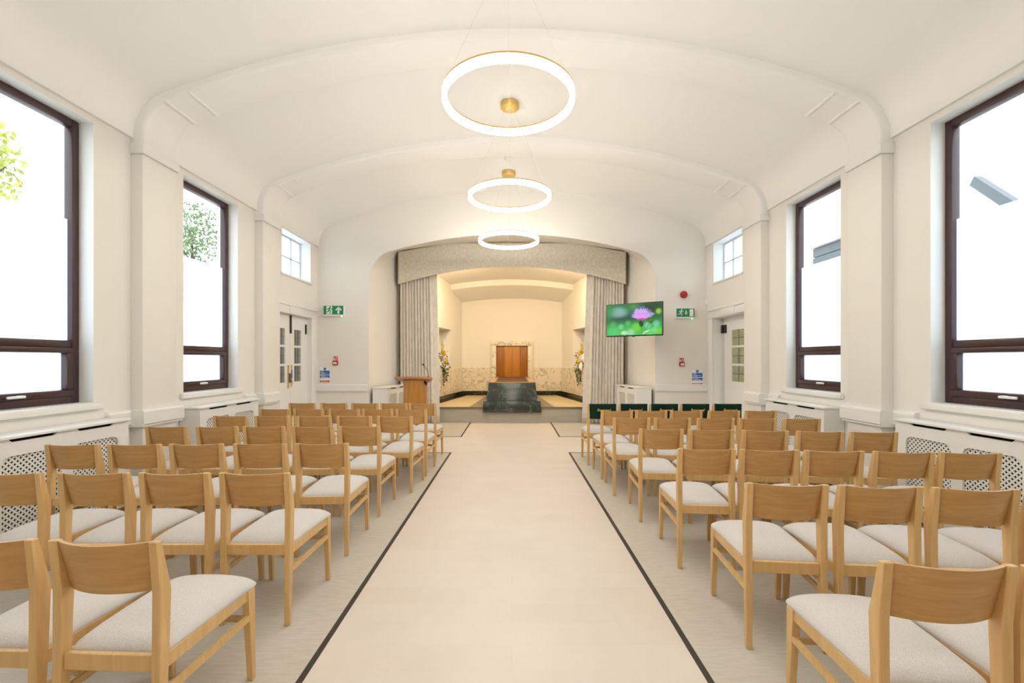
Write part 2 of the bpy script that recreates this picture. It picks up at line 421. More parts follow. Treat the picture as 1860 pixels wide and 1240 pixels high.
for (a, b) in PIL:
    P = rib_path(); c = 0.035
    sec = [(a, 0.16), (a, c), (a+0.01, 0.012), (a+c, 0), (b-c, 0), (b-0.01, 0.012), (b, c), (b, 0.16)]
    k = len(sec); mb = MB()
    mb.add([(x + nx*o, y, z + nz*o) for x, z, nx, nz in P for y, o in sec],
           [(i*k+j, i*k+j+1, (i+1)*k+j+1, (i+1)*k+j) for i in range(len(P)-1) for j in range(k-1)])
    rib = mb.build('rib', M['ceil'], ceil, smooth=True, angle=50)
    for s in (-1, 1):
        for xt in (3.60, 3.44):
            q = min(P, key=lambda p: abs(p[0] - s*xt) + (10 if p[1] < 4 else 0))
            nx, nz = q[2], q[3]; tx, tz = -nz, nx
            vs = []
            for (tt, oo) in ((-0.014, 0.02), (0.014, 0.02), (0.010, -0.014), (-0.010, -0.014)):
                vs.append((q[0] + tx*tt + nx*oo, q[1] + tz*tt + nz*oo))
            MB().prism(vs, 'y', a+0.01, b-0.01).build('moulding_bar', M['ceil'], rib)
# roof over everything
struct(B(-W-0.6, W+0.6, YB-0.5, 15.4, 5.3, 5.5).build('roof', M['fascia']), 'flat roof slab above the vault', 'roof')

# ------------------------------------------------------------------ setting: far wall with arch, recess behind it
def arch_pts(hw, za, Rb, r, n=30, nc=9):
    h = vault(za, hw, r, Rb, zlow=0.0, n=n, nc=nc)
    return [(x, z) for x, z, _, _ in full(h)]      # right foot ... apex ... left foot
A0 = arch_pts(2.94, 4.08, 9.0, 0.58)
A1 = arch_pts(2.70, 4.30, 20.0, 0.10)
DP = 10.72
mb = MB(); n = len(A0)
top = [(x, 5.3) for x, z in A0]
mb.add([(x, D3, z) for x, z in A0] + [(x, D3, z) for x, z in top], [(i, i+1, n+i+1, n+i) for i in range(n-1)])
for s in (-1, 1): mb.add([(s*2.94, D3, 0), (s*(W+0.3), D3, 0), (s*(W+0.3), D3, 5.3), (s*2.94, D3, 5.3)], [(0,1,2,3)])
wf = struct(mb.build('wall_far', M['wall']), 'cream far wall pierced by a wide flattened arch', 'wall')
mb = MB()
mb.add([(x, D3, z) for x, z in A0] + [(x, DP+0.2, z) for x, z in A1], [(i, i+1, n+i+1, n+i) for i in range(n-1)])
struct(mb.build('wall_recess', M['wall'], smooth=True, angle=60), 'cream reveal running back from the arch to the curtains', 'wall')
for s, side in ((-1, 'left'), (1, 'right')):
    t = empty('trim_far_' + side); struct(t, 'white dado rail on the far wall, %s of the arch' % side, 'trim')
    prof = [(D3+0.01, 0.845), (D3-0.035, 0.845), (D3-0.055, 0.87), (D3-0.055, 0.975), (D3-0.04, 0.995), (D3+0.01, 1.0)]
    MB().prism(prof, 'x', *sorted((s*2.95, s*W))).build('rail', M['trimw'], t)
    MB().prism([(D3, 0.003), (D3-0.02, 0.003), (D3-0.02, 0.14), (D3-0.008, 0.16), (D3, 0.16)], 'x', *sorted((s*2.95, s*W))).build('board', M['trimw'], t)

# ------------------------------------------------------------------ setting: the sanctuary behind the curtains
DB = 14.6; DZT = 0.37           # back wall, dais top
DF = 10.86
struct(MB().box(-2.4, 2.4, DF, DF+0.1, 0.0, DZT-0.03).build('step_riser', M['riser']), 'grey riser below the sanctuary floor', 'step')
da = struct(MB().box(-2.6, 2.6, DF-0.02, DB+0.3, DZT-0.03, DZT).build('floor_sanctuary', M['stone']), 'raised pale stone sanctuary floor', 'floor')
B(-2.4, 2.4, DF-0.035, DF+0.01, DZT-0.032, DZT+0.003).build('nosing', M['stoned'], da)
for s in (-1, 1):
    MB().add([(s*0.62, DF, DZT), (s*1.02, DF, DZT), (s*0.78, DB, DZT), (s*0.62, DB, DZT), (s*0.62, DF, DZT+0.003), (s*1.02, DF, DZT+0.003), (s*0.78, DB, DZT+0.003), (s*0.62, DB, DZT+0.003)],
             [(3,2,1,0),(4,5,6,7),(0,1,5,4),(1,2,6,5),(2,3,7,6),(3,0,4,7)]).build('floor_border', M['stoned'], da)
# closing strips beside and above the curtains
mb = MB()
for s in (-1, 1): mb.add([(s*2.75, DP+0.2, 0), (s*2.18, DP+0.22, 0), (s*2.18, DP+0.22, 4.6), (s*2.75, DP+0.2, 4.6)], [(0,1,2,3)])
mb.add([(-2.75, DP+0.21, 4.0), (2.75, DP+0.21, 4.0), (2.75, DP+0.21, 4.6), (-2.75, DP+0.21, 4.6)], [(0,1,2,3)])
struct(mb.build('wall_proscenium', M['wall']), 'cream wall the curtains hang against', 'wall')
bw = struct(B(-3.0, 3.0, DB, DB+0.2, 0.0, 4.4).build('wall_sanctuary_back', M['wall']), 'cream back wall of the sanctuary', 'wall')
for s, side in ((-1, 'left'), (1, 'right')):
    # frame along the splayed wall: s-axis runs from the curtain to the back wall
    Bp = Vector((s*2.22, 10.9, 0)); Ap = Vector((s*1.60, DB, 0)); u = (Ap - Bp); L = u.length; u.normalize()
    nrm = Vector((s*u.y, -s*u.x, 0))
    xf = lambda p, Bp=Bp, u=u, nrm=nrm: Bp + u*p.y + nrm*p.x + Vector((0, 0, p.z))
    nic = (1.45, 2.56, 1.26, 2.38)
    ws = struct(wall_holes(1, (0, L), (0, 4.4), [nic], t=0.34, xf=xf, x0=0.0).build('wall_sanctuary_' + side, [M['wall'], M['wall']]),
                'splayed cream %s wall of the sanctuary with a flower niche' % side, 'wall')
    MB(xf).box(0.34, 0.36, nic[0]-0.1, nic[1]+0.1, nic[2]-0.1, nic[3]+0.1).build('niche_back', M['wall'], ws)
    MB(xf).box(-0.03, 0.33, nic[0], nic[1], nic[2]-0.016, nic[2]).build('niche_sill', M['marble'], ws)
    edges = [0.0, 1.25, 2.5, L-0.02]
    for a, b in zip(edges[:-1], edges[1:]):
        MB(xf).box(-0.025, 0.0, a+0.002, b-0.002, DZT+0.13, 1.244).build('marble_slab', M['marble'], ws)
    for k in range(7):
        a = L*k/7; b = L*(k+1)/7
        MB(xf).box(-0.04, 0.0, a+0.001, b-0.001, DZT, DZT+0.13).build('plinth_tile', M['blackmarble'], ws)
    MB(xf).box(-0.20, -0.04, 0, L, DZT, DZT+0.003).build('floor_edge', M['blackmarble'], ws)
    for a, b in ((0.66, 1.13), (1.13, 1.59)):
        B(*sorted((s*a+s*.001, s*b-s*.001)), DB-0.025, DB, DZT+0.13, 1.244).build('marble_slab', M['marble'], bw)
        B(*sorted((s*a+s*.001, s*b-s*.001)), DB-0.04, DB, DZT, DZT+0.13).build('plinth_tile', M['blackmarble'], bw)
    B(*sorted((s*0.66, s*1.56)), DB-0.16, DB-0.04, DZT, DZT+0.003).build('floor_edge', M['blackmarble'], bw)
    # outer shell keeps daylight out
    struct(B(*sorted((s*3.3, s*3.4)), D3+0.08, DB+0.7, 0, 5.3).build('wall_outer_' + side, M['wall']), 'outer wall beside the sanctuary', 'wall')
struct(B(-3.4, 3.4, DB+0.6, DB+0.7, 0, 5.3).build('wall_outer_back', M['wall']), 'outer wall behind the sanctuary', 'wall')
def arc(hw, zc, zs, n=24):      # shallow arc, hw half width
    return [(-hw + 2*hw*i/n, zs + (zc-zs)*(1-(2*i/n-1)**2)) for i in range(n+1)]
secs = [(DP+0.15, arc(2.6, 4.02, 3.72)), (13.4, arc(2.2, 3.86, 3.64)), (13.4, arc(2.2, 3.70, 3.48)), (13.46, arc(2.2, 3.67, 3.45)), (DB, arc(2.0, 3.46, 3.26))]
mb = MB(); n = 25
vs = [(x, y, z) for y, a in secs for x, z in a]
mb.add(vs, [(q*n+i, q*n+i+1, (q+1)*n+i+1, (q+1)*n+i) for q in range(len(secs)-1) for i in range(n-1)])
struct(mb.build('ceiling_sanctuary', M['ceil'], smooth=True, angle=30), 'stepped shallow vault over the sanctuary', 'ceiling')

# central committal doorway
dw = empty('catafalque_doorway', (0, DB, 0)); tag(dw, 'pair of low polished wooden doors in a cream marble surround', 'door')
for (x0, x1, z0, z1) in ((-0.66, -0.505, 0.5, 1.94), (0.505, 0.66, 0.5, 1.94), (-0.66, 0.66, 1.94, 2.09)):
    B(x0, x1, -0.10, -0.001, z0, z1).build('surround_slab', M['marble'], dw, bevel=0.004)
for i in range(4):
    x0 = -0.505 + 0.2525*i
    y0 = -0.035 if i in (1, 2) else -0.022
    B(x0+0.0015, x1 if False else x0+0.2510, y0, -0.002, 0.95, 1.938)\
        .build('door_panel', M['door'] if i in (1, 2) else M['doorshade'], dw, bevel=0.002)

# catafalque
ct = empty('catafalque', (0, 11.0, 0)); tag(ct, 'dark green veined marble catafalque with wooden roller bed', 'catafalque')
MB().hexa([(-0.70, -0.24, 0.245), (0.70, -0.24, 0.245), (0.70, -0.10, 0.245), (-0.70, -0.10, 0.245)],
          [(-0.68, -0.22, 0.515), (0.68, -0.22, 0.515), (0.68, 0.3, 0.515), (-0.68, 0.3, 0.515)]).build('base_block', M['green'], ct, bevel=0.006)
MB().hexa([(-0.61, -0.17, 0.516), (0.61, -0.17, 0.516), (0.61, 0.34, 0.516), (-0.61, 0.34, 0.516)],
          [(-0.565, -0.02, 0.945), (0.565, -0.02, 0.945), (0.565, 0.30, 0.945), (-0.565, 0.30, 0.945)]).build('front_block', M['green'], ct, bevel=0.005)
B(-0.56, 0.56, 0.31, 3.45, DZT+0.004, 0.90).build('body', M['marble'], ct)
B(-0.39, 0.39, -0.01, 0.05, 0.945, 0.958).build('brass_strip', M['brass'], ct)
for s in (-1, 1): B(*sorted((s*0.40, s*0.555)), 0.04, 3.42, 0.901, 0.962).build('side_rail', M['copper'], ct, bevel=0.004)
for k in range(6):
    y = 0.12 + k*0.56
    B(-0.395, 0.395, y, y+0.30, 0.93, 0.955).build('roller_slat', M['roller'], ct, bevel=0.01)
B(-0.40, 0.40, 0.06, 3.42, 0.90, 0.932).build('roller_bed', M['copper'], ct)

# ------------------------------------------------------------------ windows
def tall_window(idx, s, a, b, where):
    wn = empty('window_%d' % idx, (0, 0, 0)); struct(wn, where, 'window')
    def bx(x0, x1, y0, y1, z0, z1): return B(*sorted((s*x0, s*x1)), y0, y1, z0, z1)
    X0, X1 = W+0.135, W+0.215; fw = 0.07
    z0, z1 = WZ0, WZ1
    for (y0, y1, zz0, zz1) in ((a, a+fw, z0, z1), (b-fw, b, z0, z1), (a+fw, b-fw, z1-fw, z1), (a+fw, b-fw, z0, z0+fw)):
        bx(X0, X1, y0, y1, zz0, zz1).build('frame', M['upvc'], wn, bevel=0.008)
    bx(X0+0.004, X1, a+fw, b-fw, 1.612, 1.68).build('transom', M['upvc'], wn, bevel=0.008)
    sa, sb, sz0, sz1 = a+fw, b-fw, z0+fw, 1.612
    sash = bx(X0-0.012, X1-0.01, sa, sb, sz0, sz0+0.06).build('sash', M['upvc'], wn, bevel=0.008)
    for (y0, y1, zz0, zz1) in ((sa, sa+0.06, sz0+0.06, sz1-0.05), (sb-0.06, sb, sz0+0.06, sz1-0.05), (sa, sb, sz1-0.05, sz1)):
        bx(X0-0.012, X1-0.01, y0, y1, zz0, zz1).build('sash_bar', M['upvc'], sash, bevel=0.008)
    c = (a+b)/2
    bx(X0-0.03, X0-0.012, c-0.03, c+0.03, sz0+0.015, sz0+0.04).build('handle_plate', M['chrome'], sash, bevel=0.003)
    bx(X0-0.05, X0-0.03, c-0.11, c+0.03, sz0+0.016, sz0+0.038).build('handle', M['swhite'], sash, bevel=0.006)
    G = W+0.18
    bx(G, G+0.006, sa+0.058, sb-0.058, sz0+0.058, sz1-0.048).build('frosted_pane', M['frost'], wn)
    bx(G, G+0.006, a+fw-0.002, b-fw+0.002, 1.678, 2.82).build('frosted_pane', M['frost'], wn)
    bx(G, G+0.006, a+fw-0.002, b-fw+0.002, 2.82, z1-fw+0.002).build('clear_pane', M['clear'], wn)
    bx(W-0.045, W+0.135, a-0.07 if True else a, b+0.07, WZ0-0.06, WZ0-0.002).build('window_sill', M['trimw'], wn, bevel=0.012) if False else None
    bx(W-0.05, W-0.001, a-0.07, b+0.07, WZ0-0.062, WZ0+0.002).build('window_sill', M['trimw'], wn, bevel=0.01)
    bx(W-0.001, W+0.134, a+0.001, b-0.001, WZ0, WZ0+0.004).build('sill_board', M['trimw'], wn)
    area('sky_portal', (s*(W+0.32), c, (z0+z1)/2), (0, R(90)*s, 0), z1-z0, b-a, 1, portal=True)
tall_window(1, -1, *WIN[2], 'tall brown framed window beyond the first pilaster of the left wall')
tall_window(2, -1, *WIN[1], 'tall brown framed window cut by the left edge of the picture')
tall_window(3, -1, *WIN[0], 'tall brown framed left window beside the viewer')
tall_window(4, 1, *WIN[2], 'tall brown framed window beyond the first pilaster of the right wall')
tall_window(5, 1, *WIN[1], 'tall brown framed window cut by the right edge of the picture')
tall_window(6, 1, *WIN[0], 'tall brown framed right window beside the viewer')
def high_window(idx, s, label):
    a, b = HWIN; wn = empty('window_%d' % idx); struct(wn, label, 'window')
    def bx(x0, x1, y0, y1, z0, z1): return B(*sorted((s*x0, s*x1)), y0, y1, z0, z1)
    X0, X1 = W+0.20, W+0.24
    for (y0, y1, z0, z1) in ((a, a+0.025, HZ0, HZ1), (b-0.025, b, HZ0, HZ1), (a+.025, b-.025, HZ1-0.025, HZ1), (a+.025, b-.025, HZ0, HZ0+0.025)):
        bx(X0, X1, y0, y1, z0, z1).build('frame', M['muntin'], wn)
    cols = [a+0.025 + (b-a-0.05)*k/3 for k in range(4)]; rows = [HZ0+0.025, (HZ0+HZ1)/2, HZ1-0.025]
    for y in cols[1:3]: bx(X0, X1, y-0.01, y+0.01, HZ0+0.025, HZ1-0.025).build('muntin', M['muntin'], wn)
    bx(X0, X1, a+0.025, b-0.025, rows[1]-0.01, rows[1]+0.01).build('muntin', M['muntin'], wn)
    for i in range(3):
        for j in range(2): bx(X0+0.02, X0+0.025, cols[i]+.004, cols[i+1]-.004, rows[j]+.004, rows[j+1]-.004).build('pane', M['frost'], wn)
    bx(W-0.025, W-0.001, a-0.03, b+0.03, HZ0-0.035, HZ0+0.001).build('window_sill', M['trimw'], wn, bevel=0.006)
    area('sky_portal', (s*(W+0.32), (a+b)/2, (HZ0+HZ1)/2), (0, R(90)*s, 0), HZ1-HZ0, b-a, 1, portal=True)
high_window(7, -1, 'small white high window above the left double doors')
high_window(8, 1, 'small white high window above the right door')

# ------------------------------------------------------------------ doors
def glazed_leaf(parent, s, X, a, b, pa, pb, glass, ncol):
    """one door leaf; glazed lights between pa..pb"""
    def bx(x0, x1, y0, y1, z0, z1): return B(*sorted((s*x0, s*x1)), y0, y1, z0, z1)
    zl = [(1.09, 1.385), (1.425, 1.725), (1.765, 2.06)]
    lf = bx(X, X+0.045, a+0.003, b-0.003, 0.006, 1.09).build('door_leaf', M['trimw'], parent)
    for (y0, y1, z0, z1) in ((a+.003, pa, 1.09, DZ-0.005), (pb, b-.003, 1.09, DZ-0.005), (pa, pb, 2.06, DZ-0.005), (pa, pb, 1.385, 1.425), (pa, pb, 1.725, 1.765)):
        bx(X, X+0.045, y0, y1, z0, z1).build('stile', M['trimw'], lf)
    for (z0, z1) in zl:
        bx(X+0.02, X+0.028, pa, pb, z0, z1).build('pane', glass, lf)
        for k in range(1, ncol):
            y = pa + (pb-pa)*k/ncol
            bx(X+0.014, X+0.02, y-0.006, y+0.006, z0, z1).build('lead_bar', M['lead'], lf)
        zm = (z0+z1)/2
        bx(X+0.014, X+0.02, pa, pb, zm-0.006, zm+0.006).build('lead_bar', M['lead'], lf)
    return lf
def doorway(idx, s, X, leaves, label, glass, ncol):
    d = empty('door_%d' % idx); struct(d, label, 'door')
    def bx(x0, x1, y0, y1, z0, z1): return B(*sorted((s*x0, s*x1)), y0, y1, z0, z1)
    a, b = DOOR
    bx(W-0.04, W-0.001, a-0.13, a+0.01, 0.003, DZ+0.0).build('architrave', M['trimw'], d, bevel=0.008)
    bx(W-0.04, W-0.001, b-0.01, b+0.16, 0.003, DZ+0.0).build('architrave', M['trimw'], d, bevel=0.008)
    bx(W-0.05, W-0.001, a-0.13, b+0.17, DZ, DZ+0.14).build('lintel', M['trimw'], d, bevel=0.008)
    bx(W-0.075, W-0.001, a-0.13, b+0.19, DZ+0.14, DZ+0.19).build('cornice', M['trimw'], d, bevel=0.012)
    bx(W-0.062, W-0.05, a+0.45, b-0.45, DZ+0.02, DZ+0.14).build('lintel_block', M['trimw'], d, bevel=0.003)
    for (la, lb, pa, pb) in leaves:
        glazed_leaf(d, s, X, la, lb, pa, pb, glass, ncol)
    bx(X+0.05, X+0.06, a, b, 0, DZ).build('door_backing', M['trimw'], d)
    return d, bx
d1, bx = doorway(1, -1, W+0.07, [(8.34, 9.04, 8.50, 8.78), (7.64, 8.34, 7.90, 8.16)], 'white double doors with leaded panes in the left wall', M['dglass'], 3)
bx(W+0.045, W+0.07, 8.33, 8.365, 1.98, DZ-0.01).build('door_closer', M['black'], d1)
bx(W+0.045, W+0.07, 8.945, 8.975, 2.0, 2.19).build('door_closer', M['black'], d1)
bx(W+0.062, W+0.07, 8.245, 8.30, 0.98, 1.40).build('push_plate', M['brass'], d1)
bx(W+0.05, W+0.07, 8.30, 8.345, 1.08, 1.25).build('door_lock', M['lead'], d1)
st = bx(W+0.064, W+0.07, 8.38, 8.42, 1.0, 1.40).build('finger_plate', M['brassm'], d1)
bx(W+0.062, W+0.064, 8.38, 8.42, 1.16, 1.31).build('plate_print', M['blue'], st)
bx(W+0.062, W+0.064, 8.38, 8.42, 1.07, 1.12).build('plate_print', M['redl'], st)
d2, bx = doorway(2, 1, W+0.18, [(8.10, 9.00, 8.18, 8.66), (7.64, 8.10, 7.76, 7.98)], 'white leaded glass door deep in the right wall', M['oglass'], 2)
bx(W+0.13, W+0.18, 8.94, 9.0, 2.02, 2.18).build('door_hinge', M['black'], d2)
bx(W+0.145, W+0.18, 8.86, 8.90, 2.02, 2.18).build('door_hinge', M['black'], d2)
bx(W+0.172, W+0.18, 8.957, 8.963, 0.01, 2.02).build('door_seal', M['cable'], d2)

# ------------------------------------------------------------------ radiator covers
def lattice(w, h, cell, xf):
    """pierced grille: diamond cells each with a four-pointed hole, in local (y along, z up)"""
    mb = MB(xf); c = cell; hd = c*0.5
    ny = int(w/c)+2; nz = int(h/c*2)+3
    for j in range(-1, nz):
        for i in range(-1, ny):
            cy = i*c + (c/2 if j % 2 else 0); cz = j*c/2
            if cy < -c*.4 or cy > w+c*.4 or cz < -c*.4 or cz > h+c*.4: continue
            outer = []; inner = []
            for k in range(8):
                t = math.pi/4*k
                if k % 2 == 0:
                    ro = hd; ri = hd*0.74
                else:
                    ro = hd*math.sqrt(.5); ri = hd*0.27
                outer.append((0, cy+ro*math.cos(t), cz+ro*math.sin(t))); inner.append((0, cy+ri*math.cos(t), cz+ri*math.sin(t)))
            mb.add(outer+inner, [(k, (k+1) % 8, 8+(k+1) % 8, 8+k) for k in range(8)])
    return mb
def radiator_cover(label, P0, P1, inward, depth=0.25, H=0.93, cell=0.042, name='radiator_cover'):
    """front face from P0 (near) to P1 (far); inward = unit vector from front to wall"""
    P0 = Vector((*P0, 0)); P1 = Vector((*P1, 0)); u = (P1-P0); L = u.length; u.normalize(); n = Vector((*inward, 0)); n.normalize()
    root = empty(name, (P0+P1)/2); c = (P0+P1)/2
    xf = lambda p: (P0 - c) + u*p.y + n*p.x + Vector((0, 0, p.z))
    z1 = H-0.022
    gw = (L-0.30)/2; g = [(0.10, 0.10+gw), (L-0.10-gw, L-0.10)]
    gz = (0.14, 0.775)
    # front panel with two openings that have clipped corners
    fp = MB(xf)
    ys = [0, g[0][0], g[0][1], g[1][0], g[1][1], L]
    for a, b in ((0, g[0][0]), (g[0][1], g[1][0]), (g[1][1], L)): fp.box(0, 0.018, a, b, 0.004, z1-0.026)
    for a, b in g: fp.box(0, 0.018, a, b, 0.004, gz[0]); fp.box(0, 0.018, a, b, gz[1], z1-0.026)
    ch = 0.05
    for a, b in g:
        for (py, pz, dy, dz) in ((a, gz[1], 1, -1), (b, gz[1], -1, -1), (a, gz[0], 1, 1), (b, gz[0], -1, 1)):
            fp.prism([(py, pz), (py+dy*ch, pz), (py+dy*ch*.3, pz+dz*ch*.3), (py, pz+dz*ch)], 'x', 0.0005, 0.0175)
    sl = [(0.14, 0.10+gw-0.03), (L-0.10-gw+0.03, L-0.14)]
    for a, b in ((0, sl[0][0]), (sl[0][1], sl[1][0]), (sl[1][1], L)): fp.box(0, 0.018, a, b, z1-0.026, z1)
    for a, b in sl:
        fp.prism([(a, z1-0.026), (a+0.03, z1-0.026), (a, z1)], 'x', 0.0005, 0.0175)
        fp.prism([(b, z1-0.026), (b, z1), (b-0.03, z1-0.026)], 'x', 0.0005, 0.0175)
    front = fp.build('front_panel', M['trimw'], root)
    for a, b in g:
        m = MB()
        sub = lattice(b-a, gz[1]-gz[0], cell, lambda p, a=a: xf(Vector((0.019, p.y+a, p.z+gz[0]))))
        sub.build('grille', M['trimw'], root)
    MB(xf).box(0.0, depth-0.001, 0.0, -0.016, 0.004, z1).build('side_panel', M['trimw'], root)
    MB(xf).box(0.0, depth-0.001, L, L+0.016, 0.004, z1).build('side_panel', M['trimw'], root)
    MB(xf).box(0.06, 0.065, 0.0, L, 0.05, z1).build('backing', M['dark'], root)
    MB(xf).prism([(-0.03, -0.0), (-0.0, -0.035), (depth-0.001, -0.035), (depth-0.001, L+0.035), (0.0, L+0.035), (-0.03, L)], 'z', z1, H).build('shelf', M['trimw'], root, bevel=0.004)
    tag(root, label, 'radiator cover', 'white pierced radiator covers')
    return root
RX = 3.745
radiator_cover('white lattice radiator cover under the second left window', (-RX, 5.48), (-RX, 6.70), (-1, 0))
radiator_cover('white lattice radiator cover at the left edge under the nearest left window', (-RX, 3.24), (-RX, 4.43), (-1, 0))
radiator_cover('white lattice radiator cover under the second right window', (RX, 5.48), (RX, 6.70), (1, 0))
radiator_cover('white lattice radiator cover at the right edge under the nearest right window', (RX, 3.24), (RX, 4.43), (1, 0))
radiator_cover('small white radiator cover in the recess behind the lectern', (-2.57, 9.42), (-2.42, 10.50), (-1, -0.14), depth=0.30, cell=0.05)
radiator_cover('small white radiator cover in the recess below the screen', (2.57, 9.42), (2.42, 10.50), (1, -0.14), depth=0.30, cell=0.05)

# ------------------------------------------------------------------ curtains and pelmet
def curtain(label, s, x_out, x_in_top, x_in_bot, seed):
    rnd = random.Random(seed)
    nf = 11; NU = nf*12; NV = 14
    ph = [rnd.uniform(-0.5, 0.5) for _ in range(nf+1)]; am = [rnd.uniform(0.6, 1.15) for _ in range(nf+1)]
    def fn(a, b, off=0.0):
        z = 0.012 + b*3.50
        xi = x_in_bot + (x_in_top - x_in_bot)*b
        # flat leading edge: last 14 percent
        aw = a
        x = x_out + (xi - x_out)*aw
        t = min(1.0, a/0.86)*nf
        k = min(int(t), nf-1)
        amp = 0.075*am[k] if a < 0.86 else 0.012
        y = amp*(1 - 2*abs(math.sin(math.pi*t))**0.65) + 0.008*math.sin(5*b+k*0) + 0.006*ph[k]*b
        sx = 0.022*math.sin(4*math.pi*t) if a < 0.86 else 0
        return (s*(x + sx*0.6), DP + y + off, z)
    mb = MB(); mb.grid(lambda a, b: fn(a, b), NU, NV)
    o = mb.build('curtain', M['curtain'], smooth=True, angle=80)
    sd = o.modifiers.new('thickness', 'SOLIDIFY'); sd.thickness = 0.006
    # the side edge slit and header tape
    tag(o, label, 'curtain', 'sanctuary curtains')
    return o
curtain('pleated grey-beige full length curtain on the left, behind the lectern', -1, 2.63, 1.77, 1.70, 3)
curtain('pleated grey-beige full length curtain on the right, behind the screen', 1, 2.63, 1.76, 1.65, 5)
pm = empty('pelmet', (0, DP-0.15, 0)); tag(pm, 'arched mottled grey fabric pelmet across the top of the curtains', 'pelmet')
NP = 40; vs = []
HWP = 2.64
for i in range(NP+1):
    x = -HWP + 2*HWP*i/NP; q = abs(x)/HWP
    zb = 3.66 - 0.41*(q**2.0)
    zt = 4.20 if abs(x) < 1.45 else 4.20 - 0.20*(abs(x)-1.45)/(HWP-1.45)
    vs += [(x, 0, zb), (x, 0, zt), (x, 0.025, zb), (x, 0.025, zt)]
fs = []
for i in range(NP):
    a = 4*i; b = a+4
    fs += [(a, b, b+1, a+1), (a+2, a+3, b+3, b+2), (a, a+2, b+2, b), (a+1, b+1, b+3, a+3)]
fs += [(0, 1, 3, 2), (4*NP, 4*NP+2, 4*NP+3, 4*NP+1)]
MB().add(vs, fs).build('pelmet_board', M['pelmet'], pm)
for s in (-1, 1):
    B(*sorted((s*2.642, s*2.66)), 0.0, 0.22, 3.245, 4.0).build('pelmet_return', M['stoned'], pm)
for s in (-1, 1):
    o = B(*sorted((s*2.645, s*2.665)), DP-0.02, DP+0.06, 0.0, 3.24).build('trim_curtain_' + ('left' if s < 0 else 'right'), M['stoned'])
    struct(o, 'dark edge strip beside the %s curtain' % ('left' if s < 0 else 'right'), 'trim')

# ------------------------------------------------------------------ pendants
def pendant(label, x, y, hang=True):
    r = 0.54; zr = 3.67; zc = 4.968
    p = empty('ring_pendant', (x, y, zr)); tag(p, label, 'pendant light', 'glowing ring pendants along the vault')
    MB().lathe([(r-0.016, 0.0), (r+0.016, 0.0), (r+0.018, 0.004), (r+0.018, 0.056), (r-0.018, 0.056), (r-0.018, 0.004)], seg=96, closed=True).build('diffuser', M['ring'], p, smooth=True, angle=50)
    MB().lathe([(r-0.020, 0.056), (r+0.020, 0.056), (r+0.020, 0.070), (r-0.020, 0.070)], seg=96, closed=True).build('brass_ring', M['brass'], p, smooth=True, angle=50)
    MB().lathe([(0.121, 0), (0.125, 0.004), (0.125, 0.07), (0.0, 0.07)], c=(0, 0, zc-zr-0.07), seg=40).build('ceiling_canopy', M['brassm'], p, smooth=True, angle=50)
    for k in range(3):
        t = R(90 + 120*k)
        MB().tube([(r*math.cos(t), r*math.sin(t), 0.07), (0.05*math.cos(t), 0.05*math.sin(t), zc-zr-0.068)], 0.0010, 5).build('cable', M['cable'], p)
pendant('largest glowing ring pendant, nearest the viewer', -0.03, 3.86)
pendant('middle glowing ring pendant of the three', -0.03, 6.16)
pendant('smallest glowing ring pendant, furthest, before the arch', -0.06, 8.42)
pendant('added ring pendant above the viewer, unseen, for extra light', -0.03, 1.56)  # added out of view to brighten the chair backs and near faces
pendant('added ring pendant above the rear of the room, unseen, for extra light', -0.03, -0.74)  # second unseen pendant, added for more light from the rear
sm = MB().lathe([(0.03, 0.0), (0.045, 0.012), (0.05, 0.03), (0.05, 0.045), (0.0, 0.045)], seg=24).build('smoke_detector', M['white'], smooth=True, loc=(-0.08, 7.82, 4.925))
tag(sm, 'white smoke detector on the vault behind the second rib', 'smoke detector')

# sanctuary lamps hidden behind the pelmet
WARM = (1.0, 0.72, 0.38)
for x in (-1.1, 1.1):
    area('sanctuary_downlight', (x, DP+0.55, 3.72), (R(28), 0, 0), 0.6, 0.2, 26, WARM)

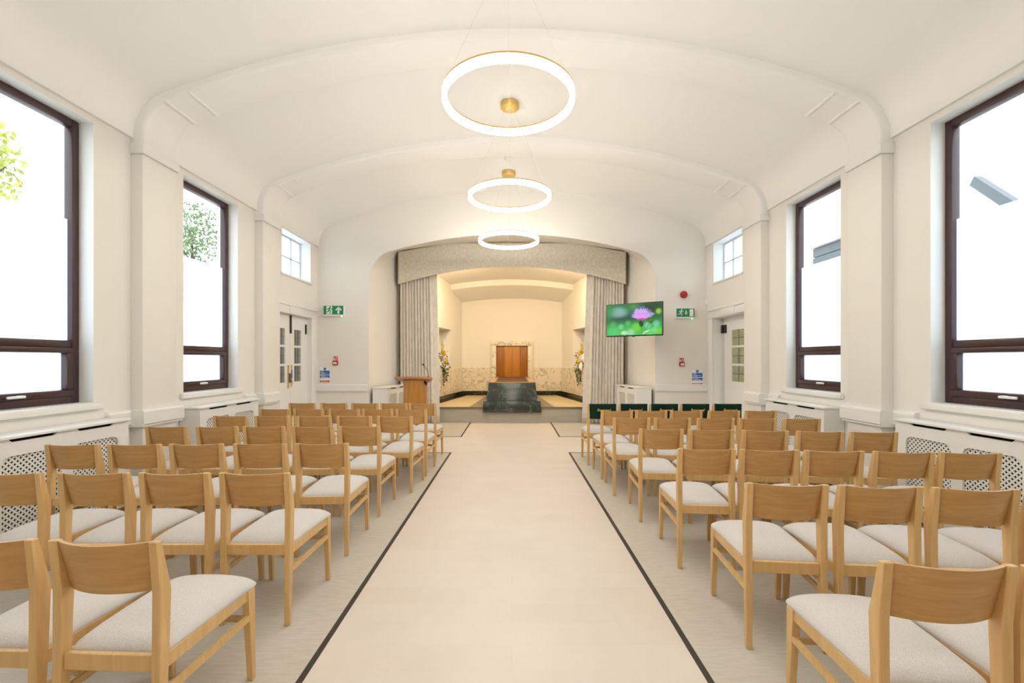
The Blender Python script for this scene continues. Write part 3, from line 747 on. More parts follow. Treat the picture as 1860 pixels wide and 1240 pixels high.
# ------------------------------------------------------------------ chairs
def chair_proto():
    root = empty('chair')
    tx = 0.034
    for s in (-1, 1):
        rear = [(0, 0), (0.012, 0.30), (0.015, 0.45), (0.017, 0.672), (0.0, 0.86)]
        front = [(0.028, 0), (0.050, 0.30), (0.058, 0.45), (0.067, 0.672), (0.023, 0.86)]
        mb = MB(); vs = []
        for (yr, z), (yf, _) in zip(rear, front):
            to = tx*(0.82 if z == 0 else 1.0)
            xo = s*0.20; xi = s*(0.20-to)
            vs += [(xo, yr, z), (xi, yr, z), (xi, yf, z), (xo, yf, z)]
        fs = [(0,1,2,3), (16,17,18,19)]
        for i in range(4):
            for k in range(4): fs.append((4*i+k, 4*i+(k+1) % 4, 4*i+4+(k+1) % 4, 4*i+4+k))
        mb.add(vs, fs).build('rear_leg', M['oak'], root, bevel=0.003, bseg=1)
        # front leg, tapered
        MB().hexa([(s*0.180, 0.535, 0), (s*0.207, 0.535, 0), (s*0.207, 0.563, 0), (s*0.180, 0.563, 0)],
                  [(s*0.172, 0.505, 0.432), (s*0.209, 0.505, 0.432), (s*0.209, 0.552, 0.432), (s*0.172, 0.552, 0.432)]).build('front_leg', M['oak'], root, bevel=0.003, bseg=1)
        # side rail under the cushion and side stretcher
        MB().hexa([(s*0.172, 0.055, 0.388), (s*0.192, 0.055, 0.388), (s*0.202, 0.51, 0.388), (s*0.188, 0.51, 0.388)],
                  [(s*0.172, 0.055, 0.437), (s*0.192, 0.055, 0.437), (s*0.202, 0.51, 0.437), (s*0.188, 0.51, 0.437)]).build('side_rail', M['oak'], root)
        MB().hexa([(s*0.178, 0.045, 0.285), (s*0.194, 0.045, 0.285), (s*0.206, 0.520, 0.292), (s*0.190, 0.520, 0.292)],
                  [(s*0.178, 0.045, 0.312), (s*0.194, 0.045, 0.312), (s*0.206, 0.520, 0.319), (s*0.190, 0.520, 0.319)]).build('side_stretcher', M['oak'], root)
    B(-0.166, 0.166, 0.026, 0.048, 0.388, 0.447).build('back_rail', M['oak'], root, bevel=0.002, bseg=1)
    B(-0.178, 0.178, 0.515, 0.537, 0.375, 0.432).build('front_rail', M['oak'], root)
    B(-0.19, 0.19, 0.500, 0.516, 0.292, 0.318).build('cross_stretcher', M['oak'], root)
    # bowed back panel that leans with the posts' front edge
    nu, nv = 14, 4; hw = 0.167
    def pf(a, b, off):
        x = -hw + 2*hw*a; z = 0.671 + 0.187*b
        yb = 0.053 + (0.005-0.053)*b
        bow = 0.045*(1-(2*a-1)**2)
        return (x, yb - bow + off, z)
    vs = []; fs = []
    for off in (0.0, 0.013):
        for i in range(nu+1):
            for j in range(nv+1): vs.append(pf(i/nu, j/nv, off))
    n1 = (nu+1)*(nv+1); q = lambda i, j, k: k*n1 + i*(nv+1)+j
    for i in range(nu):
        for j in range(nv):
            fs += [(q(i,j,0), q(i+1,j,0), q(i+1,j+1,0), q(i,j+1,0)), (q(i,j,1), q(i,j+1,1), q(i+1,j+1,1), q(i+1,j,1))]
        fs += [(q(i,0,0), q(i,0,1), q(i+1,0,1), q(i+1,0,0)), (q(i,nv,0), q(i+1,nv,0), q(i+1,nv,1), q(i,nv,1))]
    for j in range(nv):
        fs += [(q(0,j,0), q(0,j+1,0), q(0,j+1,1), q(0,j,1)), (q(nu,j,0), q(nu,j,1), q(nu,j+1,1), q(nu,j+1,0))]
    MB().add(vs, fs).build('backrest', M['oakp'], root, smooth=True, angle=50)
    # seat cushion
    nu, nv = 18, 18; vs = []
    def prof01(t): return (1-abs(t)**5)**0.45
    def plan(a, b):
        u_ = 2*a-1; v_ = b
        hwid = 0.184 + (0.209-0.184)*v_
        if v_ < 0.06: hwid = min(hwid, 0.164 + 0.02*v_/0.06)
        x = hwid*u_
        y = 0.052 + (0.532+0.026*(1-u_**2))*v_ - 0.0*v_
        # round the front corners
        if v_ > 0.9: x *= 1 - 0.06*((v_-0.9)/0.1)**2
        return x, y, u_, v_
    for i in range(nu+1):
        for j in range(nv+1):
            a = 0.5-0.5*math.cos(math.pi*i/nu); b = 0.5-0.5*math.cos(math.pi*j/nv)
            x, y, u_, v_ = plan(a, b)
            h = 0.052*prof01(u_)*prof01(2*v_-1) + 0.014*(1-u_*u_)*(1-(2*v_-1)**2)
            vs.append((x, y, 0.434+h))
    nt_ = len(vs)
    for i in range(nu+1):
        for j in range(nv+1):
            a = 0.5-0.5*math.cos(math.pi*i/nu); b = 0.5-0.5*math.cos(math.pi*j/nv)
            x, y, u_, v_ = plan(a, b); vs.append((x*0.985, 0.052+(y-0.052)*0.99, 0.4325))
    q = lambda i, j, k=0: k*nt_ + i*(nv+1)+j
    fs = []
    for i in range(nu):
        for j in range(nv): fs += [(q(i,j), q(i+1,j), q(i+1,j+1), q(i,j+1)), (q(i,j,1), q(i,j+1,1), q(i+1,j+1,1), q(i+1,j,1))]
        fs += [(q(i,0), q(i,0,1), q(i+1,0,1), q(i+1,0)), (q(i,nv), q(i+1,nv), q(i+1,nv,1), q(i,nv,1))]
    for j in range(nv): fs += [(q(0,j), q(0,j+1), q(0,j+1,1), q(0,j,1)), (q(nu,j), q(nu,j,1), q(nu,j+1,1), q(nu,j+1))]
    MB().add(vs, fs).build('seat_cushion', M['seat'], root, smooth=True, angle=75)
    return root
# rows measured in the photograph: list of (left, right) pixel of each chair back, y of the top at the aisle and at the far end
H_C = 0.86
LEFT = [
  ('front',   732.5, 732, [(744,790),(691,738.5),(638,686),(582,629.7),(524,572)]),
  ('second',  743.5, 743, [(720.5,773),(659,711),(597,652),(532.5,586.7),(469.7,525)]),
  ('third',   756.5, 755.5, [(685,748),(611,674),(538,601),(461.5,524),(386,448.6)]),
  ('fourth',  775, 775, [(614,690),(529,605.6),(440.6,516),(354.6,431),(262,339)]),
  ('fifth',   806, 808, [(533,634),(421,520),(306.5,403.5),(195,289),(79.5,178)]),
  ('sixth',   860, 860, [(394,527),(250,378),(100,234),(-58,74)]),
  ('rear',    985, 981, [(86,283),(-146,66)]),
]
RIGHT = [
  ('front',   734.8, 734.8, [(1068.7,1117),(1125.4,1173.8),(1181,1229.4),(1237,1286.5),(1295,1346)]),
  ('second',  746, 746, [(1093,1149),(1155,1212),(1218.7,1275.8),(1287.4,1344.5),(1353.8,1412.6)]),
  ('third',   759, 760.6, [(1115,1180),(1189,1255.5),(1268,1334.5),(1342.6,1413),(1422,1493.5)]),
  ('fourth',  779.7, 785, [(1162,1241),(1251.6,1334),(1349,1433.5),(1450,1533),(1545,1633)]),
  ('fifth',   816, 823, [(1234.5,1334.5),(1348.4,1449),(1465,1569),(1592.6,1695),(1711,1819)]),
  ('sixth',   880, 893, [(1360,1503),(1527,1676),(1703.4,1848),(1876,2030)]),
  ('rear',    1027, 1036, [(1613,1841),(1880,2112)]),
]
POSW = ['at the aisle', 'second from the aisle', 'third from the aisle', 'fourth from the aisle', 'furthest from the aisle']
proto = chair_proto(); first = True
covers = []
for sidew, block in (('left', LEFT), ('right', RIGHT)):
    for (rowname, ya, ye, cs) in block:
        x0 = sum(cs[0])/2; x1 = sum(cs[-1])/2
        pts = []
        for (pl, pr) in cs:
            xm = (pl+pr)/2; yy = ya + (ye-ya)*(xm-x0)/(x1-x0)
            D = FPX*(CAMZ-H_C)/(yy-653.0)
            pts.append((D*(xm-930)/FPX, D))
        dx = pts[-1][0]-pts[0][0]; dy = pts[-1][1]-pts[0][1]
        rz = math.atan2(dy, dx) if dx > 0 else math.atan2(-dy, -dx)
        for i, (X, D) in enumerate(pts):
            if first: c = proto; first = False
            else: c = copy_tree(proto)
            c.location = (X, D, 0.003); c.rotation_euler = (0, 0, rz + R(random.uniform(-0.8, 0.8)))
            pos = POSW[i] if i < 4 else POSW[4]
            extra = ''
            if sidew == 'right' and rowname == 'front':
                extra = ' under a green cover'; covers.append((c, i))
            c['label'] = 'oak chair%s, %s block, %s row, %s' % (extra, sidew, rowname, pos)
            c['category'] = 'chair'; c['group'] = 'oak chairs with pale fabric seats'

# green velvet 'Reserved' covers over the backs of the right front row
cover_w = ['beside the curtain at the aisle', 'second from the aisle', 'in the middle of the row', 'second from the door', 'nearest the right door']
def cover_proto():
    root = empty('reserved_cover')
    nu, nv = 14, 6; vs = []; fs = []
    def pf(a, b, k):
        x = -0.172 + 0.378*a; z = 0.655 + 0.213*b
        xx = min(1.0, abs(x)/0.167)
        bow = 0.045*(1-xx*xx)
        yb = 0.036 + (0.0-0.036)*b
        if x > 0.160: yb = min(yb, 0.004 + 0.006*(1-b)) if k == 0 else yb
        return (x, (yb - bow - 0.008) if k == 0 else (max(yb - bow, 0.030*(1-b)) + 0.034 + (0.03 if x > 0.15 else 0)*(1-b)), z)
    for k in (0, 1):
        for i in range(nu+1):
            for j in range(nv+1): vs.append(pf(i/nu, j/nv, k))
    n1 = (nu+1)*(nv+1); q = lambda i, j, k: k*n1 + i*(nv+1)+j
    for i in range(nu):
        for j in range(nv): fs += [(q(i,j,0), q(i+1,j,0), q(i+1,j+1,0), q(i,j+1,0)), (q(i,j,1), q(i,j+1,1), q(i+1,j+1,1), q(i+1,j,1))]
        fs += [(q(i,nv,0), q(i+1,nv,0), q(i+1,nv,1), q(i,nv,1))]
    for j in range(nv): fs += [(q(0,j,0), q(0,j+1,0), q(0,j+1,1), q(0,j,1)), (q(nu,j,0), q(nu,j,1), q(nu,j+1,1), q(nu,j+1,0))]
    MB().add(vs, fs).build('velvet_sleeve', M['velvet'], root, smooth=True, angle=60)
    mtx = Matrix.Translation((0.02, -0.047, 0.785)) @ Matrix.Rotation(R(90-8), 4, 'X')
    text_mesh('lettering', 'Reserved', 0.050, M['gold'], root, mtx, shear=0.35, extrude=0.003)
    return root
cp0 = cover_proto()
for k, (c, i) in enumerate(covers):
    o = cp0 if k == 0 else copy_tree(cp0)
    o.location = c.location; o.rotation_euler = c.rotation_euler
    tag(o, 'dark green velvet Reserved chair cover, ' + cover_w[i], 'chair cover', 'green Reserved covers on the front right row')

# ------------------------------------------------------------------ lectern
lc = empty('lectern', (-1.95, 9.05, 0)); tag(lc, 'honey wood lectern with a wide angled top before the left curtain', 'lectern')
MB().prism([(-0.205, 0.0), (-0.185, -0.03), (0.185, -0.03), (0.205, 0.0), (0.205, 0.30), (-0.205, 0.30)], 'z', 0.06, 1.10).build('column', M['lect'], lc, bevel=0.004)
B(-0.23, 0.23, -0.05, 0.32, 0.003, 0.06).build('plinth', M['lect'], lc, bevel=0.004)
poly = [(-0.21, 0.0), (0.21, 0.0), (0.375, 0.05), (0.375, 0.09), (0.24, 0.42), (-0.24, 0.42), (-0.375, 0.09), (-0.375, 0.05)]
tilt = R(-14)
xft = lambda p: Vector((p.x, -0.10 + p.y*math.cos(tilt), 1.125 + p.y*math.sin(tilt) + p.z))
MB(xft).prism(poly, 'z', 0.0, 0.045).build('reading_top', M['lectop'], lc, bevel=0.004)
MB(xft).prism([(-0.205, 0.11), (0.205, 0.11), (0.205, 0.39), (-0.205, 0.39)], 'z', -0.07, 0.0).build('top_support', M['lect'], lc)
mic = empty('microphone', (-1.95+0.285, 9.05, 1.150)); tag(mic, 'black gooseneck microphone on the right of the lectern', 'microphone')
MB().lathe([(0.02, 0.0), (0.022, 0.004), (0.016, 0.02), (0.0, 0.022)], seg=16).build('mic_base', M['black'], mic, smooth=True)
gp = [(0.0, 0, 0.02), (0.0, 0, 0.07), (-0.012, 0, 0.12), (-0.045, 0, 0.18), (-0.085, 0, 0.235)]
MB().tube(gp, 0.005, 8).build('gooseneck', M['black'], mic, smooth=True)
MB().tube([(-0.083, 0, 0.232), (-0.092, 0, 0.243), (-0.112, 0, 0.268), (-0.116, 0, 0.273)], [0.007, 0.014, 0.014, 0.006], 10).build('mic_capsule', M['black'], mic, smooth=True)
MB().tube([(0.0, -0.02, -0.02), (0.012, -0.03, -0.07), (0.004, -0.03, -0.10), (-0.01, -0.02, -0.09), (0.0, -0.01, -0.03)], 0.003, 6).build('mic_cable', M['black'], mic, smooth=True)

# ------------------------------------------------------------------ wall mounted screen
def screen_picture(nx, ny):
    xs = (np.arange(nx)+0.5)/nx; ys = (np.arange(ny)+0.5)/ny
    X, Y = np.meshgrid(xs, ys)      # Y up
    A = X*16/9
    img = np.zeros((ny, nx, 3)); img[:] = (0.10, 0.30, 0.14)
    def blob(cx, cy, rx, ry, c, a=1.0, p=1.0):
        g = np.exp(-(((X-cx)/rx)**2 + ((Y-cy)/ry)**2)**p)*a
        img[:] = img*(1-g[..., None]) + np.array(c)*g[..., None]
    blob(0.5, 0.1, 0.9, 0.35, (0.16, 0.62, 0.16)); blob(0.25, 0.55, 0.5, 0.16, (0.10, 0.16, 0.14), .9)
    blob(0.85, 0.85, 0.35, 0.3, (0.10, 0.13, 0.09), .9); blob(0.22, 0.75, 0.17, 0.17, (0.36, 0.55, 0.52), .95, 2)
    blob(0.05, 0.8, 0.1, 0.3, (0.14, 0.42, 0.18), .8); blob(0.5, 0.9, 0.1, 0.12, (0.20, 0.45, 0.2), .7)
    for (cx, cy, r_, c) in ((0.94, 0.72, 0.05, (0.45, 0.85, 0.15)), (0.55, 0.25, 0.08, (0.30, 0.75, 0.12)), (0.27, 0.27, 0.05, (0.32, 0.75, 0.42)),
                            (0.9, 0.33, 0.06, (0.3, 0.75, 0.55)), (0.75, 0.3, 0.06, (0.35, 0.75, 0.5)), (0.45, 0.08, 0.07, (0.5, 0.78, 0.62)),
                            (0.93, 0.12, 0.07, (0.28, 0.75, 0.15)), (0.4, 0.38, 0.05, (0.2, 0.6, 0.3)), (0.13, 0.1, 0.12, (0.2, 0.7, 0.3)),
                            (0.86, 0.15, 0.05, (0.3, 0.8, 0.4)), (0.12, 0.35, 0.06, (0.18, 0.55, 0.25)), (0.8, 0.06, 0.08, (0.25, 0.75, 0.3))):
        blob(cx, cy, r_, r_*16/9, c, .75, 2)
    def stroke(p, q, w0, w1, c0, c1, a=1.0):
        p = np.array(p, float)*[16/9, 1]; q = np.array(q, float)*[16/9, 1]; d = q-p; L2 = (d**2).sum()
        t = np.clip(((A-p[0])*d[0] + (Y-p[1])*d[1])/L2, 0, 1)
        dist = np.hypot(A-(p[0]+t*d[0]), Y-(p[1]+t*d[1])); wd = w0+(w1-w0)*t
        m = np.clip((wd-dist)/0.006+0.5, 0, 1)*a
        c = np.array(c0)[None, None]*(1-t[..., None]) + np.array(c1)[None, None]*t[..., None]
        img[:] = img*(1-m[..., None]) + c*m[..., None]
    # stems
    stroke((0.645, 0.02), (0.645, 0.3), 0.010, 0.012, (0.25, 0.5, 0.15), (0.15, 0.35, 0.1))
    stroke((0.66, 0.02), (0.79, 0.36), 0.008, 0.010, (0.25, 0.5, 0.2), (0.15, 0.35, 0.1))
    # bulbs
    blob(0.64, 0.38, 0.042, 0.13, (0.05, 0.14, 0.04), 1, 4); blob(0.80, 0.48, 0.05, 0.13, (0.10, 0.26, 0.07), 1, 4)
    rnd = random.Random(2)
    for k in range(16):
        x = 0.605 + rnd.random()*0.07; y = 0.29+rnd.random()*0.18
        stroke((x, y), (x+0.012, y+0.05), 0.003, 0.002, (0.3, 0.45, 0.2), (0.4, 0.5, 0.3), .6)
        x = 0.76 + rnd.random()*0.08; y = 0.40+rnd.random()*0.16
        stroke((x, y), (x+0.010, y+0.05), 0.003, 0.002, (0.4, 0.6, 0.3), (0.5, 0.6, 0.4), .6)
    # small bud hairs
    for k in range(16):
        t = R(20 + 130*k/15); stroke((0.82, 0.60), (0.82+0.06*math.cos(t), 0.60+0.10*math.sin(t)), 0.005, 0.002, (0.55, 0.45, 0.7), (0.8, 0.78, 0.95))
    # bloom: two layers of petals
    for layer, (n_, ln, c0, c1) in enumerate(((34, 0.36, (0.28, 0.12, 0.60), (0.30, 0.22, 0.75)), (44, 0.33, (0.75, 0.15, 0.75), (0.80, 0.68, 1.0)))):
        for k in range(n_):
            t = R(8 + 164*(k+0.5)/n_); l = ln*(0.85+0.3*rnd.random())
            ex = 0.645 + l*0.50*math.cos(t)*1.05; ey = 0.52 + l*math.sin(t)
            stroke((0.645+0.03*math.cos(t), 0.50), (ex, ey), 0.016, 0.006, c0, c1, .9)
    blob(0.645, 0.56, 0.09, 0.09, (0.80, 0.55, 0.95), .75, 2); blob(0.645, 0.495, 0.07, 0.035, (0.75, 0.10, 0.40), .9, 2)
    for k in range(9):
        t = R(30+15*k); stroke((0.33, 0.0), (0.33+0.07*math.cos(t), 0.14*math.sin(t)), 0.006, 0.012, (0.5, 0.75, 0.4), (0.9, 0.95, 0.85), .8)
    for k in range(5): stroke((0.66, 0.02), (0.70+0.02*k, 0.10+0.01*k), 0.008, 0.012, (0.6, 0.8, 0.6), (0.9, 0.95, 0.9), .7)
    return np.clip(img, 0, 1)**1.25
TVL = Vector((1.872, 9.04, 0)); TVR = Vector((2.79, 8.42, 0))
tvc = (TVL+TVR)/2; tvu = (TVR-TVL); TW = tvu.length; tvu.normalize(); tvrz = math.atan2(tvu.y, tvu.x)
tv = empty('wall_screen', (tvc.x, tvc.y, 2.27), tvrz); tag(tv, 'flat screen showing a purple thistle, angled out from the right pier', 'screen')
TH = TW*9/16
B(-TW/2, TW/2, 0.0, 0.045, -TH/2-0.008, TH/2+0.004).build('casing', M['black'], tv, bevel=0.004)
nx, ny = 176, 100; img = screen_picture(nx, ny)
sw, sh = TW-0.022, TH-0.022
vs = [(-sw/2 + sw*i/nx, -0.002, -sh/2 + sh*j/ny + 0.002) for j in range(ny+1) for i in range(nx+1)]
fs = [(j*(nx+1)+i, j*(nx+1)+i+1, (j+1)*(nx+1)+i+1, (j+1)*(nx+1)+i) for j in range(ny) for i in range(nx)]
me = bpy.data.meshes.new('display'); me.from_pydata(vs, [], fs)
ca = me.color_attributes.new('picture', 'FLOAT_COLOR', 'CORNER')
rgba = np.ones((ny*nx, 4), np.float32); rgba[:, :3] = img.reshape(-1, 3)
ca.data.foreach_set('color', np.repeat(rgba, 4, axis=0).ravel())
mdisp = bpy.data.materials.new('screen_picture'); mdisp.use_nodes = True; nt = mdisp.node_tree; nt.nodes.clear()
at = N(nt, 'ShaderNodeVertexColor', layer_name='picture'); em = N(nt, 'ShaderNodeEmission'); em.inputs[1].default_value = 0.56; mdisp.cycles.emission_sampling = 'NONE'
ou = N(nt, 'ShaderNodeOutputMaterial'); nt.links.new(at.outputs[0], em.inputs[0]); nt.links.new(em.outputs[0], ou.inputs[0])
me.materials.append(mdisp)
o = bpy.data.objects.new('display', me); col.objects.link(o); o.parent = tv
B(-0.03, 0.03, -0.004, 0.01, -TH/2-0.018, -TH/2-0.008).build('sensor', M['black'], tv)
# swivel arm to the pier
inv = Matrix.Rotation(-tvrz, 4, 'Z')
def tl(p): return inv @ (Vector(p) - Vector((tvc.x, tvc.y, 2.27)))
MB().tube([(0.1, 0.045, 0), (0.15, 0.12, 0), tl((3.01, 9.32, 2.27))], 0.022, 8).build('swivel_arm', M['black'], tv)
q = tl((3.06, 9.325, 2.27))
MB(lambda p: tl((3.01 + p.x, 9.345 + p.y, 2.27 + p.z))).box(-0.045, 0.045, -0.03, 0.0, -0.12, 0.12).build('wall_plate', M['black'], tv)

# ------------------------------------------------------------------ small things on the far wall
def wp(px, py, D=D3): return (D*(px-930)/FPX, CAMZ + (653-py)*D/FPX)
def capsule(mb, p, q, r, y0, y1, n=6):
    a = math.atan2(q[1]-p[1], q[0]-p[0]); poly = []
    for k in range(n+1): t = a + math.pi/2 + math.pi*k/n; poly.append((p[0]+r*math.cos(t), p[1]+r*math.sin(t)))
    for k in range(n+1): t = a - math.pi/2 + math.pi*k/n; poly.append((q[0]+r*math.cos(t), q[1]+r*math.sin(t)))
    mb.prism(poly, 'y', y0, y1)
def running_man(h, flip=1):
    mb = MB(); y0, y1 = -0.004, 0.0; f = flip; u = h
    c = [(0.10*u*math.cos(2*math.pi*k/14)+f*0.12*u, 0.40*u+0.10*u*math.sin(2*math.pi*k/14)) for k in range(14)]
    mb.prism(c, 'y', y0, y1)
    segs = [((0.06, 0.24), (-0.05, -0.02), 0.085), ((0.06, 0.25), (0.22, 0.10), 0.04), ((0.22, 0.10), (0.36, 0.16), 0.036),
            ((0.02, 0.27), (-0.16, 0.22), 0.04), ((-0.16, 0.22), (-0.24, 0.06), 0.036), ((-0.03, -0.02), (0.14, -0.14), 0.055), ((0.14, -0.14), (0.10, -0.42), 0.045),
            ((-0.06, -0.03), (-0.14, -0.22), 0.055), ((-0.14, -0.22), (-0.42, -0.24), 0.042)]
    for p, q, r in segs: capsule(mb, (f*p[0]*u, p[1]*u), (f*q[0]*u, q[1]*u), r*u, y0, y1)
    return mb
def arrow(w, h, up=1):
    pts = [(-0.5, 0.02), (0, 0.5), (0.5, 0.02), (0.32, -0.02), (0.16, 0.14), (0.16, -0.5), (-0.16, -0.5), (-0.16, 0.14), (-0.32, -0.02)]
    mb = MB()
    # concave outline built from convex pieces
    for poly in ([(-0.5, 0.05), (0, 0.5), (0.5, 0.05), (0.36, -0.07), (0, 0.27), (-0.36, -0.07)],):
        a = [poly[0], poly[1], poly[4], poly[5]]; b = [poly[1], poly[2], poly[3], poly[4]]
        for pp in (a, b): mb.prism([(x*w, z*h*up) for x, z in pp], 'y', -0.004, 0)
    mb.prism([(-0.16*w, -0.5*h*up), (0.16*w, -0.5*h*up), (0.16*w, 0.25*h*up), (0, 0.42*h*up), (-0.16*w, 0.25*h*up)], 'y', -0.004, 0)
    return mb
def exit_sign(px0, px1, py0, py1, kind, label):
    xa, zb = wp(px0, py1); xb, zt = wp(px1, py0); cx, cz = (xa+xb)/2, (zt+zb)/2; hw, hh = (xb-xa)/2, (zt-zb)/2
    s = empty('exit_sign', (cx, D3, cz)); tag(s, label, 'exit sign')
    B(-hw-0.01, hw+0.01, -0.085, -0.001, -hh-0.03, hh+0.006).build('sign_box', M['swhite'], s, bevel=0.006)
    B(-hw, hw, -0.089, -0.085, -hh, hh).build('green_face', M['sgreen'], s)
    def place(mb, name, m, x, z=0):
        o = mb.build(name, m, s); o.location = (x, -0.0895, z); return o
    if kind == 'up':
        place(B(-0.058, 0.058, -0.002, 0.0, -hh*0.93, hh*0.93), 'door_symbol', M['swhite'], -hw*0.42)
        o = place(running_man(hh*1.75), 'running_figure', M['sgreen'], -hw*0.42); o.location.y = -0.0915
        place(arrow(hh*1.5, hh*1.65), 'arrow_symbol', M['swhite'], hw*0.52)
    else:
        place(running_man(hh*1.75), 'running_figure', M['swhite'], -hw*0.52)
        place(arrow(hh*0.75, hh*1.15, -1), 'arrow_symbol', M['swhite'], 0.01)
        place(B(-0.038, 0.038, -0.002, 0.0, -hh*0.85, hh*0.85), 'door_symbol', M['swhite'], hw*0.66)
    B(hw*0.72, hw*0.86, -0.06, -0.05, -hh-0.036, -hh-0.030).build('indicator_led', M['led'], s)
exit_sign(591, 626.4, 556, 571.8, 'up', 'green exit sign with running figure and upward arrow, left of the arch')
exit_sign(1226, 1258.5, 561, 576, 'down', 'green exit sign with downward arrow and door, right of the arch')
def call_point(px, py0, py1, label):
    x, zt = wp(px, py0); _, zb = wp(px, py1); h = zt-zb
    s = empty('fire_call_point', (x, D3, zb)); tag(s, label, 'fire alarm')
    B(-0.05, 0.05, -0.05, -0.001, 0, h*0.5).build('alarm_box', M['red'], s, bevel=0.005)
    B(-0.036, 0.036, -0.053, -0.05, h*0.12, h*0.36).build('break_glass', M['swhite'], s)
    B(-0.008, 0.008, -0.054, -0.053, h*0.2, h*0.28).build('press_dot', M['black'], s)
    p = B(-0.042, 0.042, -0.006, -0.001, h*0.53, h*1.0).build('red_plate', M['redl'], s)
    mb = MB(); u = h*0.47
    mb.prism([(-0.034, h*0.57), (-0.004, h*0.57), (0.0, h*0.68), (-0.012, h*0.74), (-0.016, h*0.92), (-0.030, h*0.75)], 'y', -0.008, -0.006)
    mb.box(0.010, 0.030, -0.008, -0.006, h*0.60, h*0.72); mb.box(0.012, 0.028, -0.008, -0.006, h*0.80, h*0.92)
    mb.build('plate_symbol', M['swhite'], p)
call_point(609.8, 647, 663, 'red break-glass fire call point left of the arch')
call_point(1238, 650, 665, 'red break-glass fire call point right of the arch')
def notice(px0, px1, py0, py1, label):
    xa, zb = wp(px0, py1); xb, zt = wp(px1, py0); w_, h = xb-xa, zt-zb
    s = empty('fire_notice', (xa, D3, zb)); tag(s, label, 'notice')
    B(0, w_, -0.006, -0.001, 0, h).build('backing_board', M['swhite'], s)
    B(0, w_, -0.009, -0.006, h*0.52, h*0.78).build('blue_field', M['blue'], s)
    B(0, w_, -0.009, -0.006, h*0.29, h*0.47).build('blue_field', M['blue'], s)
    B(0, w_, -0.009, -0.006, 0.004, h*0.12).build('red_field', M['redl'], s)
    r_ = h*0.095
    MB().prism([(w_/2 + r_*math.cos(2*math.pi*k/18), h*0.895 + r_*math.sin(2*math.pi*k/18)) for k in range(18)], 'y', -0.009, -0.006).build('blue_disc', M['blue'], s)
    pr = MB()
    for (zz, x1) in ((0.74, .35), (0.67, .45), (0.625, .9), (0.57, .5), (0.42, .55), (0.36, .9), (0.32, .85), (0.075, .8), (0.895, 0)):
        if x1: pr.box(w_*0.08, w_*x1, -0.0095, -0.009, h*zz-0.003, h*zz+0.003)
    pr.box(w_*0.5-r_*.6, w_*.5+r_*.6, -0.0095, -0.009, h*0.885, h*0.905)
    pr.build('printed_lines', M['swhite'], s)
notice(581.5, 599, 667, 694, 'blue and red printed fire notice beside the left doors')
notice(1257, 1275.6, 671, 699, 'blue and red printed fire notice beside the right door')
x, z = wp(1241.5, 535)
s = empty('alarm_sounder', (x, D3, z)); tag(s, 'round red alarm sounder above the right exit sign', 'alarm')
def ylathe(prof, seg=24):
    mb = MB(lambda p: Vector((p.x, -p.z, p.y))); return mb.lathe(prof, seg=seg)
ylathe([(0.075, 0.001), (0.075, 0.03), (0.055, 0.04), (0.0, 0.04)]).build('sounder_base', M['red'], s, smooth=True)
ylathe([(0.055, 0.041), (0.055, 0.075), (0.045, 0.09), (0.03, 0.094), (0.0, 0.086)]).build('sounder_dome', M['red'], s, smooth=True)
x, z = wp(1285.5, 549)
s = empty('motion_sensor', (x-0.03, D3-0.02, z)); tag(s, 'white motion sensor in the corner above the right door', 'sensor')
MB().hexa([(-0.03, -0.035, -0.06), (0.03, -0.035, -0.06), (0.03, 0.018, -0.06), (-0.03, 0.018, -0.06)], [(-0.03, -0.02, 0.06), (0.03, -0.02, 0.06), (0.03, 0.018, 0.06), (-0.03, 0.018, 0.06)]).build('sensor_body', M['white'], s, bevel=0.008)
MB().hexa([(-0.02, -0.040, -0.045), (0.02, -0.040, -0.045), (0.02, -0.03, -0.045), (-0.02, -0.03, -0.045)], [(-0.02, -0.034, 0.0), (0.02, -0.034, 0.0), (0.02, -0.025, 0.0), (-0.02, -0.025, 0.0)]).build('sensor_lens', M['swhite'], s)

